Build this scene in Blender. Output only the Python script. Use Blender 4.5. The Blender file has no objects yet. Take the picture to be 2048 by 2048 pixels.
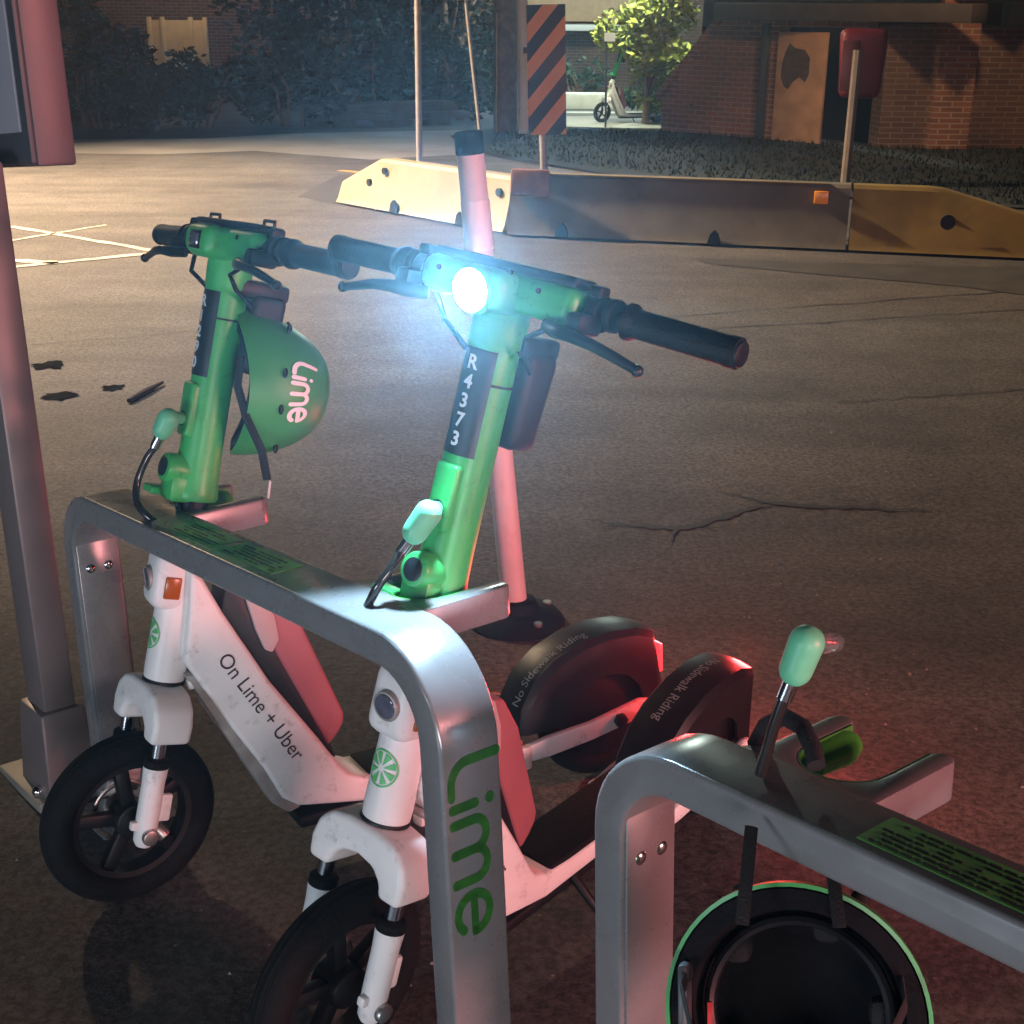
import bpy, bmesh, math, random
from mathutils import Vector, Matrix, noise
R = math.radians
random.seed(7)
sc = bpy.context.scene
col = sc.collection

# ------------------------------------------------------------------ camera
F, YH, ROLL, H = 2700.0, 30.0, R(0.6), 1.45
pitch = math.atan((1024 - YH) / F)
fwd = Vector((0, math.cos(pitch), -math.sin(pitch)))
right = Vector((1, 0, 0)); up = right.cross(fwd)
Rv = math.cos(ROLL) * right + math.sin(ROLL) * up
Uv = -math.sin(ROLL) * right + math.cos(ROLL) * up
cd = bpy.data.cameras.new('camera'); cam = bpy.data.objects.new('camera', cd); col.objects.link(cam)
mm = Matrix((Rv, Uv, -fwd)).transposed().to_4x4(); mm.translation = Vector((0, 0, H))
cam.matrix_world = mm
cd.sensor_fit = 'HORIZONTAL'; cd.sensor_width = 36; cd.lens = 36 * F / 2048
cd.clip_start = 0.05; cd.clip_end = 400
sc.camera = cam

# ------------------------------------------------------------------ night sky, view
w = bpy.data.worlds.new('World'); sc.world = w; w.use_nodes = True
nt = w.node_tree; bg = nt.nodes['Background']
sky = nt.nodes.new('ShaderNodeTexSky'); sky.sky_type = 'NISHITA'; sky.sun_disc = False
sky.sun_elevation = R(1.0); sky.sun_rotation = R(200)
nt.links.new(sky.outputs[0], bg.inputs[0]); bg.inputs[1].default_value = 0.012
sc.view_settings.view_transform = 'Standard'; sc.view_settings.look = 'None'
sc.view_settings.exposure = 0.0; sc.view_settings.gamma = 1.0

def lamp(name, kind, loc, energy, color, size=0.1, target=None, **kw):
    l = bpy.data.lights.new(name, kind); l.energy = energy; l.color = color
    if kind == 'AREA':
        l.size = size
        if 'size_y' in kw: l.shape = 'RECTANGLE'; l.size_y = kw['size_y']
    else: l.shadow_soft_size = size
    if kind == 'SPOT': l.spot_size = kw.get('spot', R(120)); l.spot_blend = kw.get('blend', .5)
    o = bpy.data.objects.new(name, l); col.objects.link(o); o.location = loc
    if target is not None:
        o.rotation_euler = (Vector(target) - Vector(loc)).to_track_quat('-Z', 'Y').to_euler()
    return o
# street lamps, red shop sign and cool window, plus added fills (all outside the frame)
lamp('street_light_warm', 'SPOT', (-7.2, 12.8, 6.0), 19000, (1, .72, .46), .18, (-3.6, 11.8, 0), spot=R(100), blend=1)
lamp('street_light_far', 'POINT', (2.0, 25.4, 3.6), 1100, (.82, 1, .88), .2)
lamp('tree_fill', 'SPOT', (.9, 20.8, 3.6), 1500, (.92, 1, .72), .15, (1.95, 22.4, .9), spot=R(84), blend=.6)  # added spot, brightens the front of the yellow green tree
lamp('street_light_amber', 'SPOT', (4.6, 14.2, 4.2), 520, (1, .60, .33), .2, (4.2, 18.6, .8), spot=R(82), blend=.7)
lamp('shop_sign_red', 'AREA', (3.6, -1.0, 1.2), 235, (1, .35, .35), 1.4, (-.2, 1.9, .6), size_y=.6)
lamp('pale_fill', 'AREA', (.7, -2.8, .62), 70, (1, .87, .88), 1.4, (-.2, 1.9, 1.25), size_y=.5)  # added fill behind the camera, whitens the scooter panels
lamp('shop_window_cool', 'AREA', (-2.6, -1.2, .6), 56, (.70, .84, 1), 1.0, (-.2, 1.9, 1.25), size_y=.6)
lamp('asphalt_fill', 'SPOT', (-2.4, 6.6, 6.5), 1250, (1, .82, .77), .3, (-1.6, 7.2, 0), spot=R(66), blend=1)  # added spot, cone shaped to brighten the asphalt short of the barriers
lamp('railing_fill', 'POINT', (-6.3, 27.0, 2.3), 42, (1, .66, .36), .1)  # added point light, warms the railing and the house wall

# ------------------------------------------------------------------ materials
MATS = {}
def mat(name, color, rough=.5, metal=0., var=.12, scale=6., bump=.0, bscale=80., dirt=0., dirtcol=(.03, .025, .02), dscale=9.,
        emit=None, estr=0., coat=0., spec=.5, trans=0.):
    if name in MATS: return MATS[name]
    m = bpy.data.materials.new(name); m.use_nodes = True; n = m.node_tree.nodes; L = m.node_tree.links
    p = n['Principled BSDF']
    p.inputs['Roughness'].default_value = rough; p.inputs['Metallic'].default_value = metal
    p.inputs['Specular IOR Level'].default_value = spec
    p.inputs['Coat Weight'].default_value = coat
    p.inputs['Transmission Weight'].default_value = trans
    tc = n.new('ShaderNodeTexCoord')
    nz = n.new('ShaderNodeTexNoise'); nz.inputs['Scale'].default_value = scale; nz.inputs['Detail'].default_value = 6
    L.new(tc.outputs['Object'], nz.inputs['Vector'])
    rp = n.new('ShaderNodeValToRGB'); e = rp.color_ramp.elements
    e[0].position = .3; e[1].position = .7
    e[0].color = tuple(c * (1 - var) for c in color) + (1,); e[1].color = tuple(min(1, c * (1 + var)) for c in color) + (1,)
    L.new(nz.outputs[0], rp.inputs[0]); out = rp.outputs[0]
    if dirt > 0:
        d = n.new('ShaderNodeTexNoise'); d.inputs['Scale'].default_value = dscale; d.inputs['Detail'].default_value = 9; d.inputs['Roughness'].default_value = .75
        L.new(tc.outputs['Object'], d.inputs['Vector'])
        dr = n.new('ShaderNodeValToRGB'); dr.color_ramp.elements[0].position = .56; dr.color_ramp.elements[1].position = .74
        L.new(d.outputs[0], dr.inputs[0])
        mu = n.new('ShaderNodeMath'); mu.operation = 'MULTIPLY'; mu.inputs[1].default_value = dirt; L.new(dr.outputs[0], mu.inputs[0])
        mx = n.new('ShaderNodeMixRGB'); mx.inputs[2].default_value = dirtcol + (1,)
        L.new(mu.outputs[0], mx.inputs[0]); L.new(out, mx.inputs[1]); out = mx.outputs[0]
    L.new(out, p.inputs['Base Color'])
    # uneven gloss
    rr = n.new('ShaderNodeMapRange'); rr.inputs['To Min'].default_value = max(0, rough - .08); rr.inputs['To Max'].default_value = min(1, rough + .1)
    L.new(nz.outputs[0], rr.inputs[0]); L.new(rr.outputs[0], p.inputs['Roughness'])
    if bump:
        b = n.new('ShaderNodeTexNoise'); b.inputs['Scale'].default_value = bscale; b.inputs['Detail'].default_value = 5
        L.new(tc.outputs['Object'], b.inputs['Vector'])
        bp = n.new('ShaderNodeBump'); bp.inputs['Strength'].default_value = bump; bp.inputs['Distance'].default_value = .01
        L.new(b.outputs[0], bp.inputs['Height']); L.new(bp.outputs[0], p.inputs['Normal'])
    if emit:
        p.inputs['Emission Color'].default_value = emit + (1,); p.inputs['Emission Strength'].default_value = estr
    MATS[name] = m; return m

green = mat('green_paint', (.05, .43, .11), .38, var=.10, scale=14, dirt=.75, dscale=55, dirtcol=(.012, .07, .025), bump=.04, bscale=60)
white = mat('white_paint', (.78, .77, .76), .42, var=.05, scale=9, dirt=.75, dscale=26, dirtcol=(.25, .22, .2), bump=.03, bscale=40)
black = mat('black_plastic', (.008, .008, .009), .45, spec=.35, var=.3, scale=30, bump=.08, bscale=200)
rubber = mat('black_rubber', (.005, .0048, .005), .8, var=.4, scale=25, bump=.25, bscale=120, dirt=.35, dirtcol=(.022, .02, .018), spec=.2)
grip_m = mat('grip_rubber', (.006, .007, .009), .5, spec=.35, var=.3, scale=40, bump=.2, bscale=300)
chrome = mat('chrome', (.7, .7, .72), .14, 1., var=.05)
steel = mat('dull_steel', (.45, .42, .40), .38, .9, var=.15, scale=40, dirt=.5, dirtcol=(.1, .06, .04), dscale=60)
silver = mat('silver_paint', (.28, .28, .285), .27, .45, var=.05, scale=18, dirt=.25, dirtcol=(.20, .19, .18), dscale=8)
grey_guard = mat('grey_guard', (.30, .28, .26), .55, var=.25, scale=25, dirt=.6, dscale=30)
label_black = mat('label_black', (.012, .013, .016), .4, var=.1)
letter_white = mat('letter_white', (.8, .8, .8), .5, var=.03)
letter_dark = mat('letter_dark', (.03, .02, .03), .5, var=.1)
decal_green = mat('decal_green', (.10, .52, .16), .45, var=.08)
rack_green = mat('rack_lettering_green', (.045, .25, .025), .5, var=.2, scale=40)
sticker_green = mat('sticker_green', (.15, .56, .12), .5, var=.35, scale=22, dirt=.5, dirtcol=(.2, .2, .19), dscale=18)
handle_green = mat('handle_green', (.13, .52, .30), .42, var=.12, scale=20)
batt_red_lit = mat('battery_red_lit', (.30, .095, .11), .5, var=.12, scale=10, dirt=.3, dscale=20)  # red glow of the tail light put into the battery colour
batt_pale = mat('battery_handle_pale', (.45, .36, .36), .5)
amber = mat('amber_reflector', (.38, .09, .01), .22, var=.1)
lens_m = mat('lens_glass', (.10, .10, .14), .08, .0, var=.3, scale=60, coat=1.)
helmet_g = mat('helmet_green', (.05, .31, .08), .42, var=.08, scale=12)
helmet_in = mat('helmet_foam', (.004, .004, .005), .85, spec=.15, var=.4, scale=30, bump=.3, bscale=90)
strap_m = mat('strap_black', (.006, .006, .007), .8, var=.3, scale=60, bump=.3, bscale=400)
lamp_on = mat('lamp_on', (1, 1, 1), .3, emit=(.86, .97, 1), estr=60)
tail_on = mat('tail_on', (.5, .02, .02), .3, emit=(1, .03, .04), estr=2.5)
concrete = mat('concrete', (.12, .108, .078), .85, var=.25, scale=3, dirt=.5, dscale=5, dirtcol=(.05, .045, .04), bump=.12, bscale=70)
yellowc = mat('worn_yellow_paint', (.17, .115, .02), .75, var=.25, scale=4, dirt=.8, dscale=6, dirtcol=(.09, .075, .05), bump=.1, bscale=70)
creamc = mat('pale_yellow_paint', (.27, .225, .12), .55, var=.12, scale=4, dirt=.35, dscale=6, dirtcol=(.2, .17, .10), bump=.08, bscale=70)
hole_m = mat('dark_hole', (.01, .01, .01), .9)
wood = mat('weathered_wood', (.17, .10, .06), .85, var=.35, scale=9, bump=.5, bscale=40)
galv = mat('galvanised_steel', (.36, .33, .31), .5, .4, var=.15, scale=20)
signorange = mat('sign_orange', (.62, .22, .03), .4, var=.08)
signblack = mat('sign_black', (.015, .015, .02), .45)
cabinet_m = mat('cabinet_grey', (.21, .172, .168), .4, .3, var=.06, scale=10, bump=.02)
panel_m = mat('panel_white', (.28, .28, .32), .35, var=.05, scale=3)
frame_m = mat('cabinet_frame', (.05, .05, .055), .45)
postwhite = mat('post_white', (.62, .60, .60), .45, var=.06, scale=8, dirt=.3, dscale=20)
band_m = mat('reflective_band', (.72, .70, .70), .25, var=.05)

def brick(name, c1, c2, mortar, scale=4.5, dark=0.):
    m = bpy.data.materials.new(name); m.use_nodes = True; n = m.node_tree.nodes; L = m.node_tree.links; p = n['Principled BSDF']
    tc = n.new('ShaderNodeTexCoord'); mp = n.new('ShaderNodeMapping'); mp.inputs['Rotation'].default_value = (R(90), 0, 0)
    b = n.new('ShaderNodeTexBrick'); b.inputs['Scale'].default_value = scale
    b.inputs['Color1'].default_value = c1 + (1,); b.inputs['Color2'].default_value = c2 + (1,); b.inputs['Mortar'].default_value = mortar + (1,)
    b.inputs['Mortar Size'].default_value = .035; b.inputs['Brick Width'].default_value = .9; b.inputs['Row Height'].default_value = .3
    L.new(tc.outputs['Object'], mp.inputs[0]); L.new(mp.outputs[0], b.inputs['Vector'])
    nz = n.new('ShaderNodeTexNoise'); nz.inputs['Scale'].default_value = 1.6; nz.inputs['Detail'].default_value = 6; L.new(tc.outputs['Object'], nz.inputs['Vector'])
    mr = n.new('ShaderNodeMapRange'); mr.inputs['To Min'].default_value = .45; mr.inputs['To Max'].default_value = 1.35; L.new(nz.outputs[0], mr.inputs[0])
    mx = n.new('ShaderNodeMixRGB'); mx.blend_type = 'MULTIPLY'; mx.inputs[0].default_value = 1
    L.new(b.outputs[0], mx.inputs[1]); L.new(mr.outputs[0], mx.inputs[2]); L.new(mx.outputs[0], p.inputs['Base Color'])
    bp = n.new('ShaderNodeBump'); bp.inputs['Strength'].default_value = .5; bp.inputs['Distance'].default_value = .01
    L.new(b.outputs['Fac'], bp.inputs['Height']); bp.invert = True; L.new(bp.outputs[0], p.inputs['Normal'])
    p.inputs['Roughness'].default_value = .85
    return m
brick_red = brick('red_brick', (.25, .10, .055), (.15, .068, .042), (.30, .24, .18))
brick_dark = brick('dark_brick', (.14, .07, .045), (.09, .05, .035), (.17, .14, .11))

def leafmat(name, c1, c2):
    m = bpy.data.materials.new(name); m.use_nodes = True; n = m.node_tree.nodes; L = m.node_tree.links; p = n['Principled BSDF']
    g = n.new('ShaderNodeNewGeometry'); rp = n.new('ShaderNodeValToRGB')
    rp.color_ramp.elements[0].color = c1 + (1,); rp.color_ramp.elements[1].color = c2 + (1,)
    L.new(g.outputs['Random Per Island'], rp.inputs[0]); L.new(rp.outputs[0], p.inputs['Base Color'])
    p.inputs['Roughness'].default_value = .7; p.inputs['Specular IOR Level'].default_value = .15
    return m
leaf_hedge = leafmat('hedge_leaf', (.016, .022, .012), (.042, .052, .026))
leaf_teal_lit = leafmat('cool_lit_leaf', (.02, .045, .03), (.05, .10, .07))  # leaf tinted teal, cool lamplight put into its colour
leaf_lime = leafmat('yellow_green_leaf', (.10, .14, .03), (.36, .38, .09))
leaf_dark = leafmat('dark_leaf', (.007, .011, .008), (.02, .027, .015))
grass_m = leafmat('grass_blade', (.005, .008, .0045), (.012, .018, .009))

# ------------------------------------------------------------------ mesh helpers
I4 = Matrix.Identity(4)
class MB:
    def __init__(s): s.bm = bmesh.new()
    def _add(s, t, M=None):
        if M is not None: bmesh.ops.transform(t, matrix=M, verts=t.verts)
        me = bpy.data.meshes.new('tmp'); t.to_mesh(me); t.free(); s.bm.from_mesh(me); bpy.data.meshes.remove(me); return s
    def box(s, c, d, M=None, bev=0., seg=2, taper=None):
        t = bmesh.new(); bmesh.ops.create_cube(t, size=1)
        for v in t.verts:
            v.co = Vector((v.co.x * d[0], v.co.y * d[1], v.co.z * d[2]))
            if taper and v.co.z < 0: v.co.x *= taper[0]; v.co.y *= taper[1]
            v.co += Vector(c)
        if bev: bmesh.ops.bevel(t, geom=t.edges[:], offset=bev, segments=seg, affect='EDGES', profile=.5, clamp_overlap=True)
        return s._add(t, M)
    def prism(s, pts, h0, h1, M=None, bev=0., seg=2):
        """polygon in local xy, extruded along z"""
        t = bmesh.new(); a = [t.verts.new((x, y, h0)) for x, y in pts]; b = [t.verts.new((x, y, h1)) for x, y in pts]
        t.faces.new(a[::-1]); t.faces.new(b); n = len(pts)
        for i in range(n): t.faces.new((a[i], a[(i + 1) % n], b[(i + 1) % n], b[i]))
        bmesh.ops.recalc_face_normals(t, faces=t.faces[:])
        if bev:
            ed = [e for e in t.edges if e.calc_face_angle(0) > .5]
            bmesh.ops.bevel(t, geom=ed, offset=bev, segments=seg, affect='EDGES', profile=.5, clamp_overlap=True)
        return s._add(t, M)
    def lathe(s, prof, M=None, n=32, cap=True, ang=2 * math.pi):
        """profile (r, z) round local z"""
        t = bmesh.new(); rings = []
        for r, z in prof:
            rings.append([t.verts.new((max(r, 1e-5) * math.cos(2 * math.pi * i / n), max(r, 1e-5) * math.sin(2 * math.pi * i / n), z)) for i in range(n)])
        for a, b in zip(rings, rings[1:]):
            for i in range(n): t.faces.new((a[i], a[(i + 1) % n], b[(i + 1) % n], b[i]))
        if cap: t.faces.new(rings[0][::-1]); t.faces.new(rings[-1])
        bmesh.ops.recalc_face_normals(t, faces=t.faces[:])
        return s._add(t, M)
    def cyl(s, p, q, r, r2=None, n=24, bev=0.):
        p, q = Vector(p), Vector(q); d = q - p; M = d.to_track_quat('Z', 'Y').to_matrix().to_4x4(); M.translation = p; L = d.length
        r2 = r if r2 is None else r2
        pr = [(r, 0), (r2, L)] if not bev else [(r - bev, 0), (r - bev * .3, bev * .3), (r, bev), (r2, L - bev), (r2 - bev * .3, L - bev * .3), (r2 - bev, L)]
        return s.lathe(pr, M, n)
    def tube(s, pts, rad, n=12, flat=1., M=None, side=None):
        pts = [Vector(p) for p in pts]; t = bmesh.new(); rings = []
        if not hasattr(rad, '__len__'): rad = [rad] * len(pts)
        ref = Vector(side) if side else None
        for i, p in enumerate(pts):
            d = (pts[min(i + 1, len(pts) - 1)] - pts[max(i - 1, 0)]).normalized()
            if ref is None:
                ref = Vector((0, 0, 1)) if abs(d.z) < .9 else Vector((1, 0, 0))
            u = (ref - d * ref.dot(d)).normalized(); v = d.cross(u); ref = u
            rings.append([t.verts.new(p + (u * math.cos(2 * math.pi * k / n) + v * flat * math.sin(2 * math.pi * k / n)) * rad[i]) for k in range(n)])
        for a, b in zip(rings, rings[1:]):
            for k in range(n): t.faces.new((a[k], a[(k + 1) % n], b[(k + 1) % n], b[k]))
        t.faces.new(rings[0][::-1]); t.faces.new(rings[-1])
        bmesh.ops.recalc_face_normals(t, faces=t.faces[:])
        return s._add(t, M)
    def torus(s, c, axis, Rr, r, n=64, m=16, sq=1.):
        c = Vector(c); q = Vector(axis).to_track_quat('Z', 'Y').to_matrix().to_4x4(); q.translation = c
        t = bmesh.new(); rings = []
        for i in range(n):
            a = 2 * math.pi * i / n
            rings.append([t.verts.new(((Rr + r * math.cos(2 * math.pi * k / m)) * math.cos(a), (Rr + r * math.cos(2 * math.pi * k / m)) * math.sin(a), sq * r * math.sin(2 * math.pi * k / m))) for k in range(m)])
        for i in range(n):
            a, b = rings[i], rings[(i + 1) % n]
            for k in range(m): t.faces.new((a[k], b[k], b[(k + 1) % m], a[(k + 1) % m]))
        bmesh.ops.recalc_face_normals(t, faces=t.faces[:])
        return s._add(t, q)
    def ball(s, c, r, sc_=(1, 1, 1), M=None, sub=3):
        t = bmesh.new(); bmesh.ops.create_icosphere(t, subdivisions=sub, radius=r)
        for v in t.verts: v.co = Vector((v.co.x * sc_[0], v.co.y * sc_[1], v.co.z * sc_[2])) + Vector(c)
        return s._add(t, M)
    def polys(s, verts, faces, M=None):
        t = bmesh.new(); vs = [t.verts.new(v) for v in verts]
        for f in faces:
            try: t.faces.new([vs[i] for i in f])
            except ValueError: pass
        return s._add(t, M)
    def xf(s, M): bmesh.ops.transform(s.bm, matrix=M, verts=s.bm.verts); return s
    def map(s, fn):
        for v in s.bm.verts: v.co = fn(v.co)
        return s
    def build(s, name, m, parent=None, smooth=True, ang=38):
        me = bpy.data.meshes.new(name); s.bm.to_mesh(me); s.bm.free()
        for q in (m if isinstance(m, (list, tuple)) else [m]): me.materials.append(q)
        if smooth:
            for p in me.polygons: p.use_smooth = True
            me.set_sharp_from_angle(angle=R(ang))
        o = bpy.data.objects.new(name, me); col.objects.link(o)
        if parent is not None: o.parent = parent
        return o

def empty(name, M=None):
    o = bpy.data.objects.new(name, None); col.objects.link(o); o.empty_display_size = .1
    if M is not None: o.matrix_world = M
    return o
def tag(o, label=None, cat=None, group=None, kind=None):
    if label: o['label'] = label
    if cat: o['category'] = cat
    if group: o['group'] = group
    if kind: o['kind'] = kind
    return o
def struct(o): o['kind'] = 'structure'; return o
def copy_tree(o, parent=None):
    c = o.copy(); col.objects.link(c)
    if parent is not None: c.parent = parent
    for ch in list(o.children): copy_tree(ch, c)
    return c

# ---- lettering
def text_mesh(txt, size, bold=0., align='LEFT', space=1., sub=0):
    cu = bpy.data.curves.new('t', 'FONT'); cu.body = txt; cu.size = size; cu.align_x = align; cu.offset = bold; cu.space_character = space
    cu.resolution_u = 4
    ob = bpy.data.objects.new('t', cu); col.objects.link(ob)
    dg = bpy.context.evaluated_depsgraph_get(); me = bpy.data.meshes.new_from_object(ob.evaluated_get(dg))
    bm = bmesh.new(); bm.from_mesh(me); bpy.data.meshes.remove(me); bpy.data.objects.remove(ob); bpy.data.curves.remove(cu)
    for _ in range(sub): bmesh.ops.subdivide_edges(bm, edges=bm.edges[:], cuts=1)
    b = MB(); b._add(bm); return b
def stroke(b, pts, wd, n=8):
    """round-ended flat ribbon in xy"""
    P = [Vector((x, y, 0)) for x, y in pts]; L, Rr = [], []
    for i, p in enumerate(P):
        d = (P[min(i + 1, len(P) - 1)] - P[max(i - 1, 0)]).normalized(); nn = Vector((-d.y, d.x, 0)) * wd / 2
        L.append(p + nn); Rr.append(p - nn)
    v = L + Rr; k = len(P)
    b.polys(v, [(i, k + i, k + i + 1, i + 1) for i in range(k - 1)])
    for p in (P[0], P[-1]):
        q = [p + Vector((math.cos(a), math.sin(a), 0)) * wd / 2 for a in [2 * math.pi * j / 14 for j in range(14)]]
        b.polys(q, [tuple(range(14))])
def arc(cx, cy, r, a0, a1, n=12, ry=None):
    return [(cx + r * math.cos(R(a0 + (a1 - a0) * i / n)), cy + (ry or r) * math.sin(R(a0 + (a1 - a0) * i / n))) for i in range(n + 1)]
def lime_word(wd=.17):
    """round lettered word, x height 1, cap height 1.35; returns MB and its length"""
    b = MB(); x = 0
    stroke(b, [(0, 1.38), (0, .55)] + arc(.5, .5, .5, 180, 270)[1:] + [(.72, 0)], wd); x = 1.0
    stroke(b, [(x, 0), (x, .68)], wd)
    b.polys([(x + .13 * math.cos(a), 1.12 + .13 * math.sin(a), 0) for a in [2 * math.pi * j / 20 for j in range(20)]], [tuple(range(20))]); x += .36
    stroke(b, [(x, 0), (x, .6)] + arc(x + .34, .62, .34, 180, 0) + [(x + .68, 0)], wd)
    stroke(b, [(x + .68, .55)] + arc(x + 1.02, .62, .34, 180, 0) + [(x + 1.36, 0)], wd); x += 1.36 + .34
    stroke(b, [(x + .03, .5), (x + .84, .5)], wd)
    stroke(b, arc(x + .44, .48, .44, 2, 318, 26, .48), wd)
    return b, x + .9

def unwrap_text(b, fn): return b.map(fn)

# ------------------------------------------------------------------ ground
def zg(Y):
    Y = max(Y, -.8)
    t = min(max((Y - 3.2) / 1.6, 0), 1); s = t * t * (3 - 2 * t)
    return -.05 * (Y - 1.6) * (1 - s) - .12 * s
def at(x, y, h=0.):
    """photo pixel (0..2048) to the point h above the ground"""
    d = fwd + (x - 1024) / F * Rv - (y - 1024) / F * Uv; z = h
    for _ in range(40):
        P = Vector((0, 0, H)) + d * ((z - H) / d.z); z = h + zg(P.y)
    return P
def aty(x, y, Y):
    d = fwd + (x - 1024) / F * Rv - (y - 1024) / F * Uv
    return Vector((0, 0, H)) + d * (Y / d.y)

def asphalt():
    m = bpy.data.materials.new('asphalt'); m.use_nodes = True; n = m.node_tree.nodes; L = m.node_tree.links; p = n['Principled BSDF']
    tc = n.new('ShaderNodeTexCoord')
    def nz(scale, det=6, rough=.6):
        q = n.new('ShaderNodeTexNoise'); q.inputs['Scale'].default_value = scale; q.inputs['Detail'].default_value = det; q.inputs['Roughness'].default_value = rough
        L.new(tc.outputs['Object'], q.inputs['Vector']); return q
    big = nz(.55, 5); mid = nz(3.2, 7, .7); fine = nz(60, 5, .8)
    mp = n.new('ShaderNodeMapping'); mp.inputs['Rotation'].default_value = (0, 0, R(-32)); mp.inputs['Scale'].default_value = (.35, 2.4, 1)
    L.new(tc.outputs['Object'], mp.inputs[0]); st = n.new('ShaderNodeTexNoise'); st.inputs['Scale'].default_value = 1.0; st.inputs['Detail'].default_value = 4; L.new(mp.outputs[0], st.inputs['Vector'])
    rp = n.new('ShaderNodeValToRGB'); rp.color_ramp.elements[0].position = .38; rp.color_ramp.elements[1].position = .60
    rp.color_ramp.elements[0].color = (.042, .040, .039, 1); rp.color_ramp.elements[1].color = (.098, .092, .088, 1)
    a = n.new('ShaderNodeMath'); a.operation = 'ADD'; L.new(big.outputs[0], a.inputs[0]); L.new(mid.outputs[0], a.inputs[1])
    a2 = n.new('ShaderNodeMath'); a2.operation = 'ADD'; L.new(a.outputs[0], a2.inputs[0]); L.new(st.outputs[0], a2.inputs[1])
    a3 = n.new('ShaderNodeMath'); a3.operation = 'MULTIPLY'; a3.inputs[1].default_value = .3333; L.new(a2.outputs[0], a3.inputs[0]); L.new(a3.outputs[0], rp.inputs[0])
    sp = n.new('ShaderNodeValToRGB'); sp.color_ramp.elements[0].position = .41; sp.color_ramp.elements[0].color = (.55, .54, .53, 1)
    sp.color_ramp.elements[1].position = .60; sp.color_ramp.elements[1].color = (1.6, 1.55, 1.5, 1); L.new(fine.outputs[0], sp.inputs[0])
    mx = n.new('ShaderNodeMixRGB'); mx.blend_type = 'MULTIPLY'; mx.inputs[0].default_value = 1; L.new(rp.outputs[0], mx.inputs[1]); L.new(sp.outputs[0], mx.inputs[2])
    vo = n.new('ShaderNodeTexVoronoi'); vo.inputs['Scale'].default_value = 30; vo.inputs['Randomness'].default_value = 1; L.new(tc.outputs['Object'], vo.inputs['Vector'])
    vr = n.new('ShaderNodeValToRGB'); vr.color_ramp.elements[0].position = .06; vr.color_ramp.elements[0].color = (1, 1, 1, 1); vr.color_ramp.elements[1].position = .13; vr.color_ramp.elements[1].color = (0, 0, 0, 1)
    L.new(vo.outputs['Distance'], vr.inputs[0])
    gt = n.new('ShaderNodeMath'); gt.operation = 'GREATER_THAN'; gt.inputs[1].default_value = .62; L.new(vo.outputs['Color'], gt.inputs[0])
    ml = n.new('ShaderNodeMath'); ml.operation = 'MULTIPLY'; L.new(vr.outputs[0], ml.inputs[0]); L.new(gt.outputs[0], ml.inputs[1])
    ms = n.new('ShaderNodeMath'); ms.operation = 'MULTIPLY'; ms.inputs[1].default_value = .85; L.new(ml.outputs[0], ms.inputs[0])
    mx2 = n.new('ShaderNodeMixRGB'); mx2.inputs[2].default_value = (.22, .20, .185, 1); L.new(ms.outputs[0], mx2.inputs[0]); L.new(mx.outputs[0], mx2.inputs[1])
    L.new(mx2.outputs[0], p.inputs['Base Color'])
    p.inputs['Roughness'].default_value = .78; p.inputs['Specular IOR Level'].default_value = .35
    bp = n.new('ShaderNodeBump'); bp.inputs['Strength'].default_value = .8; bp.inputs['Distance'].default_value = .008
    L.new(fine.outputs[0], bp.inputs['Height']); L.new(bp.outputs[0], p.inputs['Normal'])
    return m
asph = asphalt()
def sheet(name, m, xs, ys, lift=0., fz=None):
    b = MB(); V = [(x, y, (fz(x, y) if fz else zg(y)) + lift) for y in ys for x in xs]; nx = len(xs)
    b.polys(V, [(j * nx + i, j * nx + i + 1, (j + 1) * nx + i + 1, (j + 1) * nx + i) for j in range(len(ys) - 1) for i in range(nx - 1)])
    return b.build(name, m)
struct(sheet('ground', asph, [-120, -30, -10, -4, 0, 4, 10, 30, 120], [-30, -6, -2] + [-1 + .25 * i for i in range(29)] + [8, 12, 20, 40, 90, 250]))

def ribbon(name, pts, wds, m, lift=.004):
    """flat strip along ground points"""
    b = MB(); V = []; k = len(pts)
    for i, p in enumerate(pts):
        d = (Vector(pts[min(i + 1, k - 1)]) - Vector(pts[max(i - 1, 0)])); d.z = 0; d.normalize(); nn = Vector((-d.y, d.x, 0)) * wds[i] / 2
        for s in (1, -1):
            q = Vector(p) + nn * s; V.append((q.x, q.y, zg(q.y) + lift))
    b.polys(V, [(2 * i, 2 * i + 1, 2 * i + 3, 2 * i + 2) for i in range(k - 1)])
    return b.build(name, m)
def polysheet(name, pts, m, lift=.004):
    b = MB(); b.polys([(p[0], p[1], zg(p[1]) + lift) for p in pts], [tuple(range(len(pts)))]); return b.build(name, m, smooth=False)
tar = mat('tar_crack', (.018, .016, .015), .7, var=.4, scale=20)
paintw = mat('road_paint', (.42, .38, .30), .7, var=.3, scale=8, dirt=.7, dscale=14, dirtcol=(.12, .1, .09))
walk_m = mat('pavement_concrete', (.20, .19, .18), .85, var=.2, scale=1.5, dirt=.4, dscale=3, dirtcol=(.1, .09, .085), bump=.3, bscale=60)
def wig(a, b, n, amp, sd):
    rnd = random.Random(sd); a, b = Vector(a), Vector(b); d = b - a; nn = Vector((-d.y, d.x, 0)).normalized(); out = []
    for i in range(n + 1):
        t = i / n; out.append(a + d * t + nn * (rnd.uniform(-amp, amp) if 0 < i < n else 0))
    return out
def px(*L): return [at(x * 1.06, y * 1.06) for x, y in L]
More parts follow.
